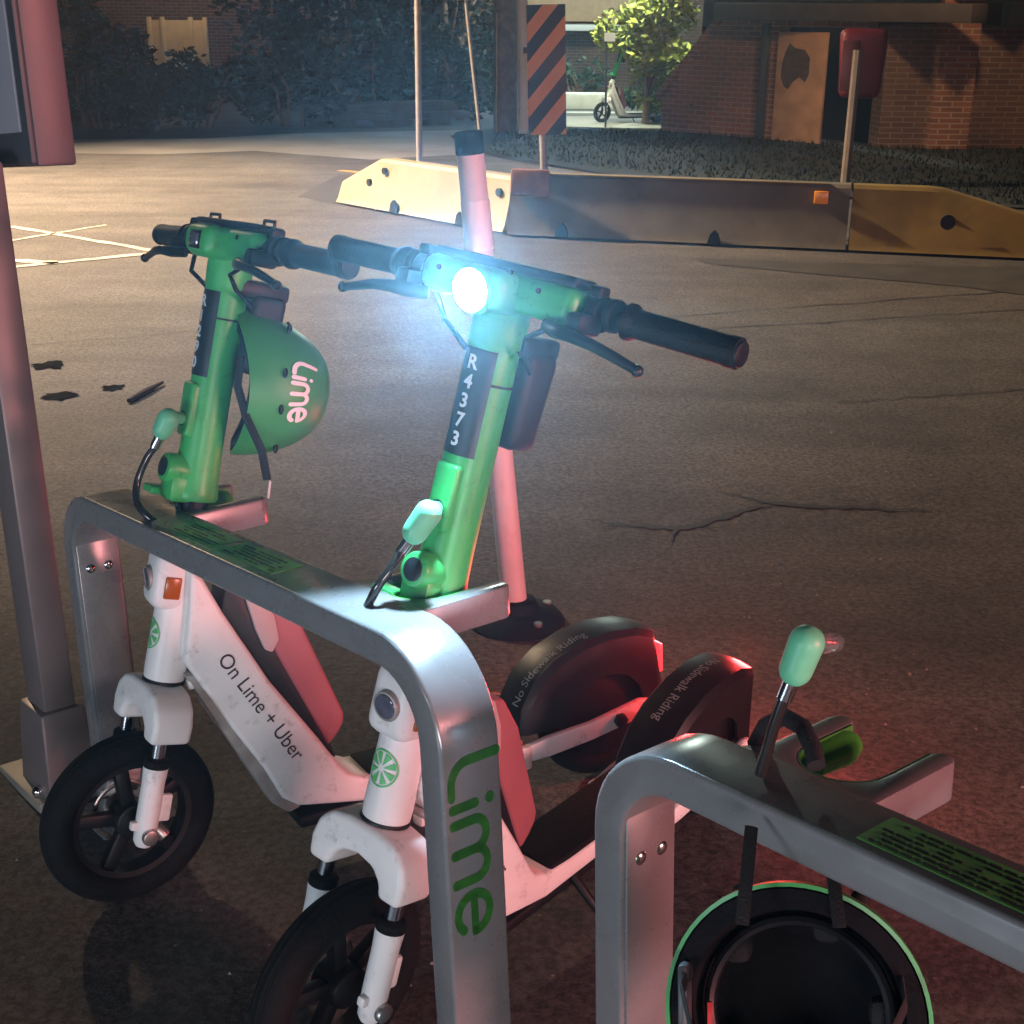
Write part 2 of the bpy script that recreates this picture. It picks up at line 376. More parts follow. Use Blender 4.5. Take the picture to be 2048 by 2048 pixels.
def ragged(P, W, seed, amp=.012, k=6):
    rnd = random.Random(seed); q, ww = [], []
    for i in range(len(P) - 1):
        for t in range(k):
            f = t / k; p = P[i].lerp(P[i + 1], f); q.append(p + Vector((rnd.uniform(-amp, amp) * .5, rnd.uniform(-amp, amp), 0))); ww.append((W[i] * (1 - f) + W[i + 1] * f) * rnd.uniform(.45, 1.35))
    q.append(P[-1]); ww.append(W[-1]); return q, ww
cr, cw = ragged(px((1113, 984), (1160, 990), (1215, 994), (1275, 1000), (1320, 992), (1365, 976), (1400, 964), (1455, 955)), [.004, .018, .032, .040, .038, .032, .028, .012], 1)
struct(ribbon('road_crack', cr, cw, tar))
cr, cw = ragged(px((1355, 930), (1400, 938), (1455, 952), (1530, 958), (1620, 960), (1700, 966), (1775, 962)), [.004, .014, .030, .028, .022, .018, .003], 2)
struct(ribbon('road_crack', cr, cw, tar, .005))
for n_, (a, b) in enumerate([((1275, 1000), (1262, 1030)), ((1320, 992), (1352, 1004)), ((1620, 960), (1660, 948)), ((1160, 990), (1130, 1002))]):
    cr, cw = ragged(px(a, b), [.014, .003], 5 + n_); struct(ribbon('road_crack', cr, cw, tar, .0055))
for a, b, wd, sd in [((60, 650), (420, 622), .014, 3), ((640, 660), (960, 610), .012, 4), ((1250, 600), (1932, 548), .02, 5), ((1330, 622), (1932, 585), .016, 6), ((1580, 760), (1930, 735), .012, 7)]:
    P = px(a, b); struct(ribbon('road_crack', wig(P[0], P[1], 14, .02, sd), [wd * random.uniform(.3, 1) for _ in range(15)], tar))
for a, b, wd in [((20, 428), (292, 474), .09), ((20, 492), (110, 497), .12), ((20, 505), (292, 478), .10), ((20, 455), (200, 425), .05)]:
    P = px(a, b); struct(ribbon('painted_line', wig(P[0], P[1], 12, .012, 11), [wd * random.uniform(.6, 1) for _ in range(13)], paintw, .0045))
P = px((640, 322), (720, 330)); struct(ribbon('painted_line', wig(P[0], P[1], 6, .01, 2), [.12] * 7, mat('yellow_road_paint', (.35, .22, .04), .7, dirt=.5)))
# pavement across the road, dark repaired strip before the barrier
struct(polysheet('pavement', px((130, 264), (380, 262), (560, 252), (870, 246), (960, 262), (900, 290), (700, 302), (480, 285), (300, 292), (130, 290)), walk_m))
strip = mat('dark_patch', (.035, .032, .03), .8, var=.3, scale=5, bump=.4, bscale=90)
struct(polysheet('road_patch', px((1310, 488), (1600, 497), (1932, 508), (1950, 560), (1800, 540), (1560, 520), (1330, 498)), strip, .0042))
struct(polysheet('road_patch', px((560, 372), (640, 330), (905, 348), (880, 372), (640, 386)), strip, .0042))
for i, (x, y, a, b) in enumerate([(95, 690, .105, .09), (112, 748, .10, .09), (213, 732, .07, .065)]):
    c = at(x * 1.06, y * 1.06); rnd = random.Random(i)
    pts = [(c.x + a * math.cos(t) * (.75 + .5 * noise.noise(Vector((math.cos(t) * 1.7, math.sin(t) * 1.7, i * 5.1))) + rnd.uniform(-.12, .12)), c.y + b * math.sin(t) * (.75 + .5 * noise.noise(Vector((math.cos(t) * 1.7, math.sin(t) * 1.7, i * 3.3))) + rnd.uniform(-.12, .12)), 0) for t in [2 * math.pi * k / 44 for k in range(44)]]
    struct(polysheet('oil_stain', pts, mat('oil', (.014, .0125, .011), .95, var=.4, scale=20, spec=0.), .004))

# ------------------------------------------------------------------ foliage
def clump(b, blobs, n, size, rnd, gap=.35):
    V, Fc = [], []
    tot = sum(r[0] * r[1] * r[2] for _, r in blobs)
    for c, r in blobs:
        k = int(n * (r[0] * r[1] * r[2]) / tot)
        for _ in range(k):
            while True:
                q = Vector((rnd.gauss(0, 1), rnd.gauss(0, 1), rnd.gauss(0, 1)))
                if q.length > .01: break
            q.normalize(); rad = rnd.uniform(.45, 1.05)
            p = Vector((c[0] + q.x * r[0] * rad, c[1] + q.y * r[1] * rad, c[2] + q.z * r[2] * rad))
            if noise.noise(p * 2.6) < -gap * .5: continue
            if p.z < zg(p.y) + .02: continue
            u = Vector((rnd.gauss(0, 1), rnd.gauss(0, 1), rnd.gauss(0, .6))).normalized(); v = u.orthogonal().normalized()
            v = (Matrix.Rotation(rnd.uniform(0, 6.28), 3, u) @ v); s = size * rnd.uniform(.5, 1.25); i0 = len(V)
            V += [p - u * s, p + v * s * .42, p + u * s, p - v * s * .42]; Fc.append((i0, i0 + 1, i0 + 2, i0 + 3))
    b.polys(V, Fc)
def bush(name, c, rx, ry, h, m, label, cat, group=None, n=2600, size=.07, seed=0):
    rnd = random.Random(seed); root = empty(name); root.location = (c[0], c[1], zg(c[1]))
    b = MB(); bl = []
    for i in range(9):
        bl.append(((rnd.uniform(-rx, rx) * .75, rnd.uniform(-ry, ry) * .7, rnd.uniform(.25, .8) * h), (rx * rnd.uniform(.3, .5), ry * rnd.uniform(.35, .6), h * rnd.uniform(.2, .34))))
    z0 = root.location.z
    bl = [((a[0] + c[0], a[1] + c[1], a[2] + z0), r) for a, r in bl]
    clump(b, bl, n, size, rnd); b.xf(Matrix.Translation(-Vector(root.location)))
    b.build('foliage', m, root, smooth=False)
    s = MB()
    for i in range(5):
        x, y = rnd.uniform(-.2, .2) * rx, rnd.uniform(-.2, .2) * ry
        s.tube([(x, y, 0), (x * 1.6 + rnd.uniform(-.1, .1), y * 1.6, h * .35), (x * 3 + rnd.uniform(-.2, .2), y * 3, h * .75)], [.03, .022, .008], 6)
    s.build('stem', wood, root)
    return tag(root, label, cat, group)
def tree(c, tr, h0, cr, ch, m, label, n=5000, size=.1, seed=0, lean=(0, 0), group=None):
    rnd = random.Random(seed); root = empty('tree'); z0 = zg(c[1]); root.location = (c[0], c[1], z0)
    t = MB(); t.tube([(0, 0, -.1), (lean[0] * .3, lean[1] * .3, h0 * .5), (lean[0], lean[1], h0), (lean[0] * 1.3, lean[1] * 1.3, h0 + ch * .6)], [tr * 1.25, tr, tr * .8, tr * .25], 10)
    bl = []
    for i in range(13):
        a = rnd.uniform(0, 6.28); r = rnd.uniform(.1, .8) * cr; z = h0 + rnd.uniform(-.05, 1) * ch
        q = Vector((lean[0] + r * math.cos(a), lean[1] + r * math.sin(a), z))
        bl.append((q + Vector((c[0], c[1], z0)), (cr * rnd.uniform(.3, .5), cr * rnd.uniform(.3, .5), ch * rnd.uniform(.13, .26))))
        if i < 8: t.tube([(lean[0] * .8, lean[1] * .8, h0 * rnd.uniform(.7, 1)), ((lean[0] + q.x) / 2, (lean[1] + q.y) / 2, (h0 + q.z) / 2 + .1), q], [tr * .45, tr * .28, tr * .08], 6)
    t.build('trunk', wood, root)
    b = MB(); clump(b, bl, n, size, rnd); b.xf(Matrix.Translation(-Vector(root.location))); b.build('crown', m, root, smooth=False)
    return tag(root, label, 'tree', group)
hg = 'hedge bushes across the road'
bush('hedge_bush', (-5.9, 19.7), 1.25, .8, 1.1, leaf_hedge, 'dark leafy hedge bush right beside the tall pink lit sign cabinet', 'bush', hg, 3400, .075, 1)
bush('hedge_bush', (-4.6, 20.2), 1.25, .85, 1.0, leaf_hedge, 'dark hedge bush in front of the cream railing', 'bush', hg, 3400, .075, 2)
bush('hedge_bush', (-3.3, 20.6), 1.0, .8, 1.5, leaf_hedge, 'dark hedge bush just left of the low stone wall', 'bush', hg, 3200, .075, 3)
bush('hedge_bush', (-2.2, 21.9), 1.15, .8, 1.6, leaf_teal_lit, 'cool green lit bush growing above the low stone wall', 'bush', hg, 3600, .075, 4)
bush('hedge_bush', (-.75, 22.3), .9, .8, 1.5, leaf_teal_lit, 'bluish lit bush between the slim pole and the wooden utility pole', 'bush', hg, 3000, .075, 5)
tg = 'dark trees behind the hedge'
tree((-7.0, 23.4), .12, .3, .95, 2.4, leaf_dark, 'dark tree behind the hedge, nearest the sign cabinet', 5200, .1, 11, group=tg)
tree((-3.0, 24.6), .14, .6, 1.9, 2.8, leaf_dark, 'dark tree behind the hedge, just right of the cream railing', 6000, .1, 12, group=tg)
tree((-1.3, 25.5), .14, .6, 2.2, 3.0, leaf_dark, 'dark tree behind the hedge, beside the wooden utility pole', 6000, .1, 13, group=tg)
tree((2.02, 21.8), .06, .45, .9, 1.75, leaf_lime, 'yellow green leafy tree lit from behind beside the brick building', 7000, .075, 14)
tree((7.1, 16.4), .12, 1.05, 1.15, 2.2, leaf_dark, 'black tree silhouette at the far right beside the concrete wall', 3600, .1, 15)
bush('shrub', (1.15, 26.0), .5, .4, .85, leaf_teal_lit, 'pale teal lit shrub behind the white ledge, left of the far scooter', 'shrub', None, 700, .08, 21)
bush('shrub', (2.35, 23.6), .6, .4, .55, leaf_teal_lit, 'low teal lit shrub at the foot of the yellow green tree', 'shrub', None, 900, .07, 22)

# low stone wall
A, B_ = at(590 * 1.06, 244 * 1.06), at(850 * 1.06, 236 * 1.06)
d = (B_ - A); ang = math.atan2(d.y, d.x)
root = empty('stone_wall', Matrix.Translation(A) @ Matrix.Rotation(ang, 4, 'Z'))
b = MB()
for row in range(3):
    x = 0
    while x < d.length:
        L_ = random.uniform(.28, .5); b.box((x + L_ / 2, .15, .05 + row * .1), (L_ - .012, .3, .095), bev=.012); x += L_
b.build('block', concrete, root).name = 'stone_block'
MB().box((d.length / 2, .15, .325), (d.length + .1, .36, .05), bev=.01).build('capstone', concrete, root)
tag(root, 'low grey stone retaining wall at the foot of the bushes', 'wall')

# house far behind the hedge
root = empty('house'); root.location = (-7.6, 30, zg(30))
MB().box((0, 2, 2.2), (7, 4, 4.4)).build('wall', brick_red, root, smooth=False)
MB().box((0, 2, 4.6), (7.6, 4.8, .35), bev=.05).build('roof', frame_m, root)
f = MB().box((-1.2, -.02, 2.6), (1.2, .1, 1.2), bev=.02).build('window', letter_white, root); MB().box((-1.2, -.08, 2.6), (1.0, .02, 1.0)).build('pane', lens_m, f)
tag(root, 'orange brick house half hidden behind the hedge', 'house')
root = empty('railing'); P = aty(300, 70, 28.2); root.location = (P.x, 28.2, zg(28))
cream = mat('cream_paint', (.62, .52, .34), .7, var=.1)
gap_h = -zg(28) + .0
for i, x in enumerate((0, .26, .82, 1.1)):
    MB().box((x, 0, .735), (.09, .09, 1.47), bev=.02).build('baluster_post', cream, root)
MB().box((.55, .03, .71), (1.1, .05, 1.40), bev=.01).build('rail_panel', cream, root)
tag(root, 'cream panel railing with posts seen over the hedge', 'railing')

# far buildings beyond the lit street
root = empty('shop_building'); root.location = (1.4, 31, zg(31))
MB().box((0, 1.5, 2.2), (5.2, 3, 4.4)).build('wall', brick_dark, root, smooth=False)
MB().box((-.35, -.35, 1.33), (2.4, .7, .13), bev=.02).build('white_canopy', letter_white, root)
MB().box((-.15, -.05, 2.0), (2.6, .1, 1.1), bev=.02).build('sign_board', mat('tan_board', (.5, .33, .2), .6), root)
tag(root, 'brown brick shop with a white canopy edge beyond the lit street', 'shop')
root = MB().box((0, 0, .14), (1.35, .4, .28), bev=.03).build('concrete_ledge', mat('pale_concrete', (.55, .55, .52), .8, var=.12, bump=.3), None)
P = at(1140, 205); root.location = (1.2, 25.2, zg(25)); tag(root, 'pale concrete ledge behind the far parked scooter', 'ledge')
struct(polysheet('far_pavement', [(.45, 20.9, 0), (3.2, 20.9, 0), (3.2, 23.6, 0), (.45, 23.2, 0)], walk_m))
struct(polysheet('far_kerb', [(.45, 24.0, 0), (4.2, 24.3, 0), (4.2, 24.7, 0), (.45, 24.4, 0)], mat('kerb_concrete', (.4, .4, .39), .8), .006))

# ------------------------------------------------------------------ brick building on the right
WA, WB = Vector((2.10, 20.3, 0)), Vector((4.85, 17.7, 0)); dv = WB - WA; WL = dv.length; wa = math.atan2(dv.y, dv.x)
root = empty('brick_building', Matrix.Translation((WA.x, WA.y, zg(20))) @ Matrix.Rotation(wa, 4, 'Z'))
xd0, xd1 = 1.9, 3.5    # doorway along the wall
b = MB(); b.prism([(0, 0), (xd0, 0), (xd0, 1.58), (1.02, 1.58), (0, .50)], 0, .25, Matrix.Rotation(R(90), 4, 'X') @ Matrix.Translation((0, 0, -.25)))
b.box((xd0 + .65, .125, 1.52), (1.3, .25, .12)); b.build('brick_wall', brick_red, root, smooth=False)
# sloped coping
b = MB(); s_ = Vector((0, 0, .50)); e_ = Vector((1.02, 0, 1.58)); q = e_ - s_
Mc = Matrix.Translation(s_) @ Matrix.Rotation(-math.atan2(q.z, q.x), 4, 'Y')
b.box((q.length / 2 - .02, .11, .035), (q.length + .1, .36, .09), Mc, bev=.01); b.build('coping', brick_red, root)
MB().box((q.length / 2 * .72, -.028, .40), (.03, .03, .03)).build('bracket', frame_m, root)
MB().box((xd0 + .93, -.03, 1.64), (xd0 + 1.8, .42, .22), bev=.02).build('fascia', mat('fascia_brown', (.055, .045, .038), .8, var=.2), root)
MB().box((1.72, -.04, .75), (.10, .08, 1.5), bev=.008).build('downpipe', frame_m, root)
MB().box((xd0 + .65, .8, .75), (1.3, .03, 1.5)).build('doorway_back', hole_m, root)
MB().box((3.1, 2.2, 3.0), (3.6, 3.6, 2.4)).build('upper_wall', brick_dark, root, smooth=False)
# right wing, more frontal
Mw = Matrix.Rotation(-wa, 4, 'Z')
wing = Mw.to_3x3()
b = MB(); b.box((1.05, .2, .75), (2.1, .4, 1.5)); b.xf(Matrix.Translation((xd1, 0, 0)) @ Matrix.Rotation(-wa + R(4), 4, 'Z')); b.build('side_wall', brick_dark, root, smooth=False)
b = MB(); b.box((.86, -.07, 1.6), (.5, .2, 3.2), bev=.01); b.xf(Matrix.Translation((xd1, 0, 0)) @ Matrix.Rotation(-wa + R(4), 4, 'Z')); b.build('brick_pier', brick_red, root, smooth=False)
dr = MB(); dr.box((.40, 0, .70), (.80, .045, 1.44), bev=.006); dr.xf(Matrix.Translation((xd0 + .02, -.03, -.02)) @ Matrix.Rotation(R(-6), 4, 'Z'))
door = dr.build('door', mat('bare_wood_door', (.42, .25, .14), .7, var=.2, scale=5, bump=.2, bscale=20), root)
st = MB(); rnd = random.Random(5)
pts = [(.14, 1.16), (.10, 1.02), (.09, .85), (.15, .74), (.22, .70), (.30, .80), (.40, .86), (.50, .80), (.55, .9), (.55, 1.1), (.46, 1.2), (.30, 1.22), (.2, 1.28)]
st.prism(pts, 0, .004, Matrix.Translation((xd0 + .02, -.03, -.02)) @ Matrix.Rotation(R(-6), 4, 'Z') @ Matrix.Translation((0, -.0235, 0)) @ Matrix.Rotation(R(90), 4, 'X'))
st.build('dark_stain', mat('door_stain', (.085, .06, .045), .8, var=.4, scale=12), door)
tag(root, 'red brick building with a sloped coping and an open bare wood door', 'building')
root = MB().box((0, 0, 1.0), (2.6, .3, 2.0), bev=.02).build('concrete_wall', mat('grey_green_render', (.16, .17, .15), .85, var=.2, scale=2)); root.location = (7.6, 18.6, zg(18)); tag(root, 'grey green rendered wall at the far right behind the dark tree', 'wall')

# grass verge in front of the building
vz = lambda x, y: zg(y) + .02
verge = mat('verge_soil', (.007, .008, .0055), .95, var=.4, scale=3, bump=.5, bscale=30)
vp = [(-.6, 17.0), (.2, 15.6), (1.6, 13.6), (4, 12.2), (9, 11.4), (14, 12), (14, 19), (4.8, 18.0), (2.2, 20.6), (.8, 20.8), (-.3, 20.4), (-.9, 19)]
b = MB(); b.polys([(x, y, vz(x, y)) for x, y in vp], [tuple(range(len(vp)))]); struct(b.build('verge_ground', verge, smooth=False))
b = MB(); V, Fc = [], []; rnd = random.Random(3)
for _ in range(9000):
    y = rnd.uniform(12.3, 20.2); x = rnd.uniform(-.3 + max(0, 16.5 - y) * .9, 9)
    if y > 18 and x > 2.1 + (20.5 - y) * 1.05: continue
    z = vz(x, y); h = rnd.uniform(.02, .065); a = rnd.uniform(0, 6.28); dx, dy = .012 * math.cos(a), .012 * math.sin(a); i0 = len(V)
    V += [(x - dx, y - dy, z), (x + dx, y + dy, z), (x + rnd.uniform(-.03, .03), y + rnd.uniform(-.03, .03), z + h)]; Fc.append((i0, i0 + 1, i0 + 2))
b.polys(V, Fc); g = b.build('grass', grass_m, smooth=False); tag(g, 'dark short grass on the verge before the brick building', 'grass', kind='stuff')

# ------------------------------------------------------------------ poles and roadside signs
def post(name, xb, yb, xt, yt, Y, r, m, top=None):
    """pole through two photo points at distance Y, standing on the ground"""
    P, Q = aty(xb, yb, Y), aty(xt, yt, Y); u = (Q - P); base = P + u * ((zg(Y) - P.z) / u.z); tip = base + u * (((top or Q.z) - base.z) / u.z)
    return base, tip
b0, t0 = post('', 839, 330, 835, 0, 13.4, .03, galv, 3.0)
root = empty('sign_pole'); root.location = b0
MB().cyl((0, 0, 0), t0 - b0, .030, n=16).build('pole', galv, root)
MB().box((0, -.03, 2.75), (.45, .01, .6), bev=.004).build('sign_plate', galv, root); MB().cyl((-.04, 0, 1.62), (.04, 0, 1.62), .012).build('clamp', steel, root)
tag(root, 'slim plain metal sign pole standing behind the pale yellow barrier', 'pole')
b0, t0 = post('', 958, 250, 932, 8, 15.0, .015, galv, 2.4)
root = empty('leaning_rod'); root.location = b0; u = (t0 - b0)
MB().cyl((0, 0, 0), u, .020, .017, n=12).build('rod', galv, root)
P = aty(925, -6, 15.0) - b0; MB().box((P.x, -.02, P.z + .12), (.24, .03, .3), bev=.03).build('plate', mat('pale_plate', (.6, .45, .38), .5), root)
tag(root, 'thin leaning rod with a pale plate on top left of the utility pole', 'rod')
b0, t0 = post('', 1011, 264, 1011, 0, 19.8, .17, wood, 7.5)
root = empty('utility_pole'); root.location = b0
MB().cyl((0, 0, 0), t0 - b0, .172, .14, n=24).build('pole', wood, root); MB().box((-.13, -.14, .8), (.02, .06, 1.6), bev=.01).build('cable_guard', mat('orange_guard', (.4, .22, .08), .6), root)
tag(root, 'thick brown wooden utility pole left of the white pipe', 'utility pole')
b0, t0 = post('', 1048, 264, 1044, 0, 19.5, .08, postwhite, 3.2)
root = empty('white_pipe_post'); root.location = b0
MB().cyl((0, 0, 0), t0 - b0, .078, n=20).build('pipe', postwhite, root); MB().cyl((0, 0, 1.08), (0, 0, 1.16), .083, n=20).build('collar', frame_m, root)
tag(root, 'white pipe post beside the wooden utility pole', 'post')
# object marker
Y = 10.9; c = aty(1093, 141, Y); b0, t0 = post('', 1087, 345, 1083, 260, Y, .02, galv, c.z)
root = empty('hazard_marker'); root.location = b0
MB().cyl((0, 0, 0), (t0 - b0) + Vector((0, 0, .3)), .030, n=12).build('post', galv, root)
hw, hh = .147, .475
Ms = Matrix.Translation(c - b0 + Vector((0, -.04, 0))) @ Matrix.Rotation(R(-1.9), 4, 'Y') @ Matrix.Rotation(R(90), 4, 'X')
pl = MB().box((0, 0, 0), (2 * hw, 2 * hh, .008), Ms, bev=.002).build('plate', signblack, root)
b = MB()
for k in range(-4, 6):     # orange stripes falling to the left
    y0 = -.62 + k * .272; wd = .135
    poly = [(-hw, y0), (hw, y0 + 2 * hw * 1.15), (hw, y0 + 2 * hw * 1.15 + wd), (-hw, y0 + wd)]
    def clip(P, f, lim, sgn):
        o = []
        for i in range(len(P)):
            a, e = P[i], P[(i + 1) % len(P)]; ia, ie = sgn * a[f] <= sgn * lim, sgn * e[f] <= sgn * lim
            if ia: o.append(a)
            if ia != ie:
                t = (lim - a[f]) / (e[f] - a[f]); o.append((a[0] + (e[0] - a[0]) * t, a[1] + (e[1] - a[1]) * t))
        return o
    poly = clip(poly, 1, hh - .003, 1); poly = clip(poly, 1, -hh + .003, -1) if poly else poly
    if len(poly) >= 3: b.polys([(x, y, .0055) for x, y in poly], [tuple(range(len(poly)))], Ms)
b.build('orange_stripes', signorange, pl, smooth=False)
tag(root, 'tall hazard marker plate with orange and black diagonal stripes', 'hazard marker')
# red box on a leaning post
Y = 13.6; b0, t0 = post('', 1692, 350, 1713, 195, Y, .04, wood, None)
root = empty('red_post_box'); root.location = b0; t1 = aty(1716, 100, Y) - b0
MB().cyl((0, 0, 0), t1, .045, .045, n=8).build('post', mat('grey_timber', (.17, .14, .12), .8, var=.2, scale=8), root)
c = aty(1722, 128, Y) - b0; dkred = mat('dark_red_paint', (.13, .008, .014), .5, var=.2, scale=5)
MB().box((c.x + .03, c.y + .1, c.z), (.46, .16, .64), bev=.075, seg=4, taper=(.86, .9)).build('box', dkred, root)
MB().box((c.x - .1, c.y + .016, c.z - .02), (.17, .01, .46), bev=.003).build('front_plate', mat('dull_maroon', (.11, .03, .035), .4), root)
tag(root, 'dark red box on a leaning timber post before the doorway', 'post box')
# thin dark post near far scooter
b0, t0 = post('', 1211, 258, 1213, 60, 21.0, .012, frame_m, 1.35)
root = empty('thin_post'); root.location = b0
MB().cyl((0, 0, 0), t0 - b0, .016, n=8).build('post', frame_m, root); MB().box((.02, -.015, 1.28), (.16, .008, .12)).build('plate', letter_white, root)
tag(root, 'thin dark post standing right beside the far parked scooter', 'post')

# ------------------------------------------------------------------ concrete barriers
def barrier(A, B, h, m, label, n0=0., n1=0., e0=.12, e1=.12, joint=None, extra=None):
    A, B = Vector((A[0], A[1], 0)), Vector((B[0], B[1], 0)); d = B - A; L = d.length
    root = empty('concrete_barrier', Matrix.Translation((A.x, A.y, zg(A.y))) @ Matrix.Rotation(math.atan2(d.y, d.x), 4, 'Z'))
    secs = []   # x, height, half widths
    def add(x, hh): secs.append((x, hh))
    if n0: add(0, e0); add(n0 * .92, h * .97); add(n0, h)
    else: add(0, h)
    for i in range(1, 6): add(n0 + (L - n0 - n1) * i / 6, h)
    if n1: add(L - n1, h); add(L - n1 * .92, h * .985); add(L, e1)
    else: add(L, h)
    V, Fc = [], []
    for x, hh in secs:
        k = hh / h
        V += [(x, 0, .02), (x, .025, .06), (x, .09 * k + .025, hh - .025), (x, .115 * k + .025, hh), (x, .38 - .115 * k, hh), (x, .38 - .09 * k, hh - .025), (x, .38, .06), (x, .40, .02)]
    n = 8
    for i in range(len(secs) - 1):
        for j in range(n): Fc.append((i * n + j, i * n + (j + 1) % n, (i + 1) * n + (j + 1) % n, (i + 1) * n + j))
    Fc += [tuple(range(n)), tuple(range((len(secs) - 1) * n, len(secs) * n))[::-1]]
    b = MB(); b.polys(V, Fc); bmesh.ops.recalc_face_normals(b.bm, faces=b.bm.faces[:]); b.build('barrier_body', m, root, ang=25)
    if extra: extra(root, L, h)
    return tag(root, label, 'barrier', 'concrete barriers along the road edge')
def slots(root, L, h, xs):
    for x in xs:
        MB().prism([(-.05, 0), (.05, 0), (.03, .07), (.0, .10), (-.03, .07)], -.01, .02, Matrix.Translation((x, .006, .02)) @ Matrix.Rotation(R(90), 4, 'X')).build('forklift_slot', hole_m, root)
def holes(root, h, L):
    for x, z, r in L:
        y = .025 + .065 * z / h
        MB().cyl((x, y - .006, z), (x, y + .02, z), r, n=20).build('lifting_hole', hole_m, root)
def ex1(root, L, h):
    slots(root, L, h, (.85, 1.72)); holes(root, h, [(.42, .22, .03), (.62, .33, .028), (2.1, .3, .03)])
    MB().box((.505, .058, .20), (.012, .01, .40), Matrix.Rotation(R(-9), 4, 'X')).build('joint_line', mat('bright_yellow_edge', (.7, .5, .1), .6), root)
def ex2(root, L, h):
    slots(root, L, h, (.42, 1.55))
    MB().box((L - .20, .075, .37), (.10, .02, .09), bev=.006).build('amber_reflector', mat('bright_amber', (.9, .35, .03), .25), root)
    MB().box((L / 2, .125, h + .002), (L - .3, .05, .006), bev=.001).build('yellow_edge', yellowc, root)
    MB().box((.16, .06, h - .06), (.3, .05, .2), bev=.04).build('orange_cap', mat('orange_plastic', (.2, .08, .04), .6, var=.3, scale=10, dirt=.5), root)
def ex3(root, L, h):
    holes(root, h, [(.66, .235, .052)])
    MB().box((1.62, .045, .12), (.12, .02, .16), bev=.006).build('amber_reflector', MATS['bright_amber'], root)
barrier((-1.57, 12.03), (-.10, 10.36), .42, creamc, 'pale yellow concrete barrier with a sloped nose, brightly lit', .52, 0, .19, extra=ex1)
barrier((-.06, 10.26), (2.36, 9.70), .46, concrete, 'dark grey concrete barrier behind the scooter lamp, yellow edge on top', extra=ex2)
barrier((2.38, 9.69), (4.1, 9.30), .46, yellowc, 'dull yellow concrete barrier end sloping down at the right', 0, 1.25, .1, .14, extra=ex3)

# ------------------------------------------------------------------ delineator post
B0 = at(1033, 1246); Tp = aty(936, 262, B0.y)
root = empty('delineator_post'); root.location = B0; u = Tp - B0; n_ = u.normalized()
MB().cyl(n_ * .05, n_ * (u.length - .05), .034, .033, n=28).build('tube', postwhite, root)
MB().cyl(n_ * (u.length - .055), n_ * u.length, .035, .034, n=28, bev=.006).build('cap', rubber, root)
for a in (.28, .46): MB().cyl(n_ * (u.length - a), n_ * (u.length - a + .12), .0355, n=28).build('reflective_band', band_m, root)
MB().lathe([(.13, 0), (.13, .012), (.115, .03), (.06, .045), (.05, .07), (.038, .075)], None, 28).build('base', rubber, root)
for a in (.6, 2.2, 3.7, 5.3): MB().cyl((.1 * math.cos(a), .1 * math.sin(a), .02), (.1 * math.cos(a), .1 * math.sin(a), .04), .012, n=8).build('bolt', steel, root)
tag(root, 'leaning white delineator post with a black cap behind the lit scooter', 'delineator post')

# ------------------------------------------------------------------ sign cabinet at the left
n1 = Vector((-.05, .085, .995)).normalized(); ax1 = Vector((.627, -.773, .097)); ax1 = (ax1 - n1 * ax1.dot(n1)).normalized(); bx1 = n1.cross(ax1)
Pc = at(115, 1606)
Mp = Matrix((ax1, bx1, n1)).transposed().to_4x4(); Mp.translation = Pc
root = empty('sign_pylon', Mp)
MB().box((-.05, .032, .62), (.10, .064, 1.24), bev=.006).build('post', cabinet_m, root)
cb = Mp.inverted() @ aty(77, 333, 2.46)
MB().box((cb.x - .42, cb.y + .036, cb.z + .75), (.84, .072, 1.5), bev=.006).build('cabinet', mat('cabinet_side', (.11, .075, .075), .45, .2, var=.08, scale=10, bump=.02, dirt=.4, dirtcol=(.06, .05, .05), dscale=6), root)
MB().box((cb.x - .42, cb.y - .004, cb.z + .75), (.835, .012, 1.49), bev=.004).build('frame', frame_m, root)
MB().box((cb.x - .42, cb.y - .011, cb.z + .76), (.775, .006, 1.40), bev=.002).build('panel', panel_m, root)
MB().box((-.09, .03, .012), (.24, .15, .024), bev=.006).build('base_plate', mat('worn_plate', (.25, .23, .2), .6, .2, dirt=.5), root)
MB().box((-.05, .032, .10), (.125, .09, .19), bev=.008, taper=(1.3, 1.25)).build('post_shoe', cabinet_m, root)
for q in ((-.02, -.028, .028), (.014, .085, .03)): MB().ball(q, .012).build('bolt', chrome, root)
tag(root, 'tall grey sign cabinet on a square post at the left', 'sign')

# ------------------------------------------------------------------ scooter racks
SC = 1.09
def frame_of(O, ax, n):
    n = Vector(n).normalized(); ax = Vector(ax); ax = (ax - n * ax.dot(n)).normalized(); bx = n.cross(ax)
    M = Matrix((ax, bx, n)).transposed().to_4x4()
    M.translation = Vector((0, 0, H)) + (Vector(O) - Vector((0, 0, H))) * SC
    return M
RM1 = frame_of((-.556, 1.876, .736), (.627, -.773, .097), (-.05, .085, .995))
RM2 = frame_of((.141, 1.159, .772), (.64, -.764, .079), (-.031, .077, .997))
W_, T_ = .089, .047
def u_outline(uL, uR, hL, hR, Ro, t):
    o = [(uL, -hL)] + arc(uL + Ro, -Ro, Ro, 180, 90, 10) + arc(uR - Ro, -Ro, Ro, 90, 0, 10) + [(uR, -hR)]
    ri = Ro - t
    i = [(uR - t, -hR)] + arc(uR - Ro, -Ro, ri, 0, 90, 10) + arc(uL + Ro, -Ro, ri, 90, 180, 10) + [(uL + t, -hL)]
    return o + i
RX = Matrix.Rotation(R(90), 4, 'X')      # (x, y, z) -> (x, -z, y)
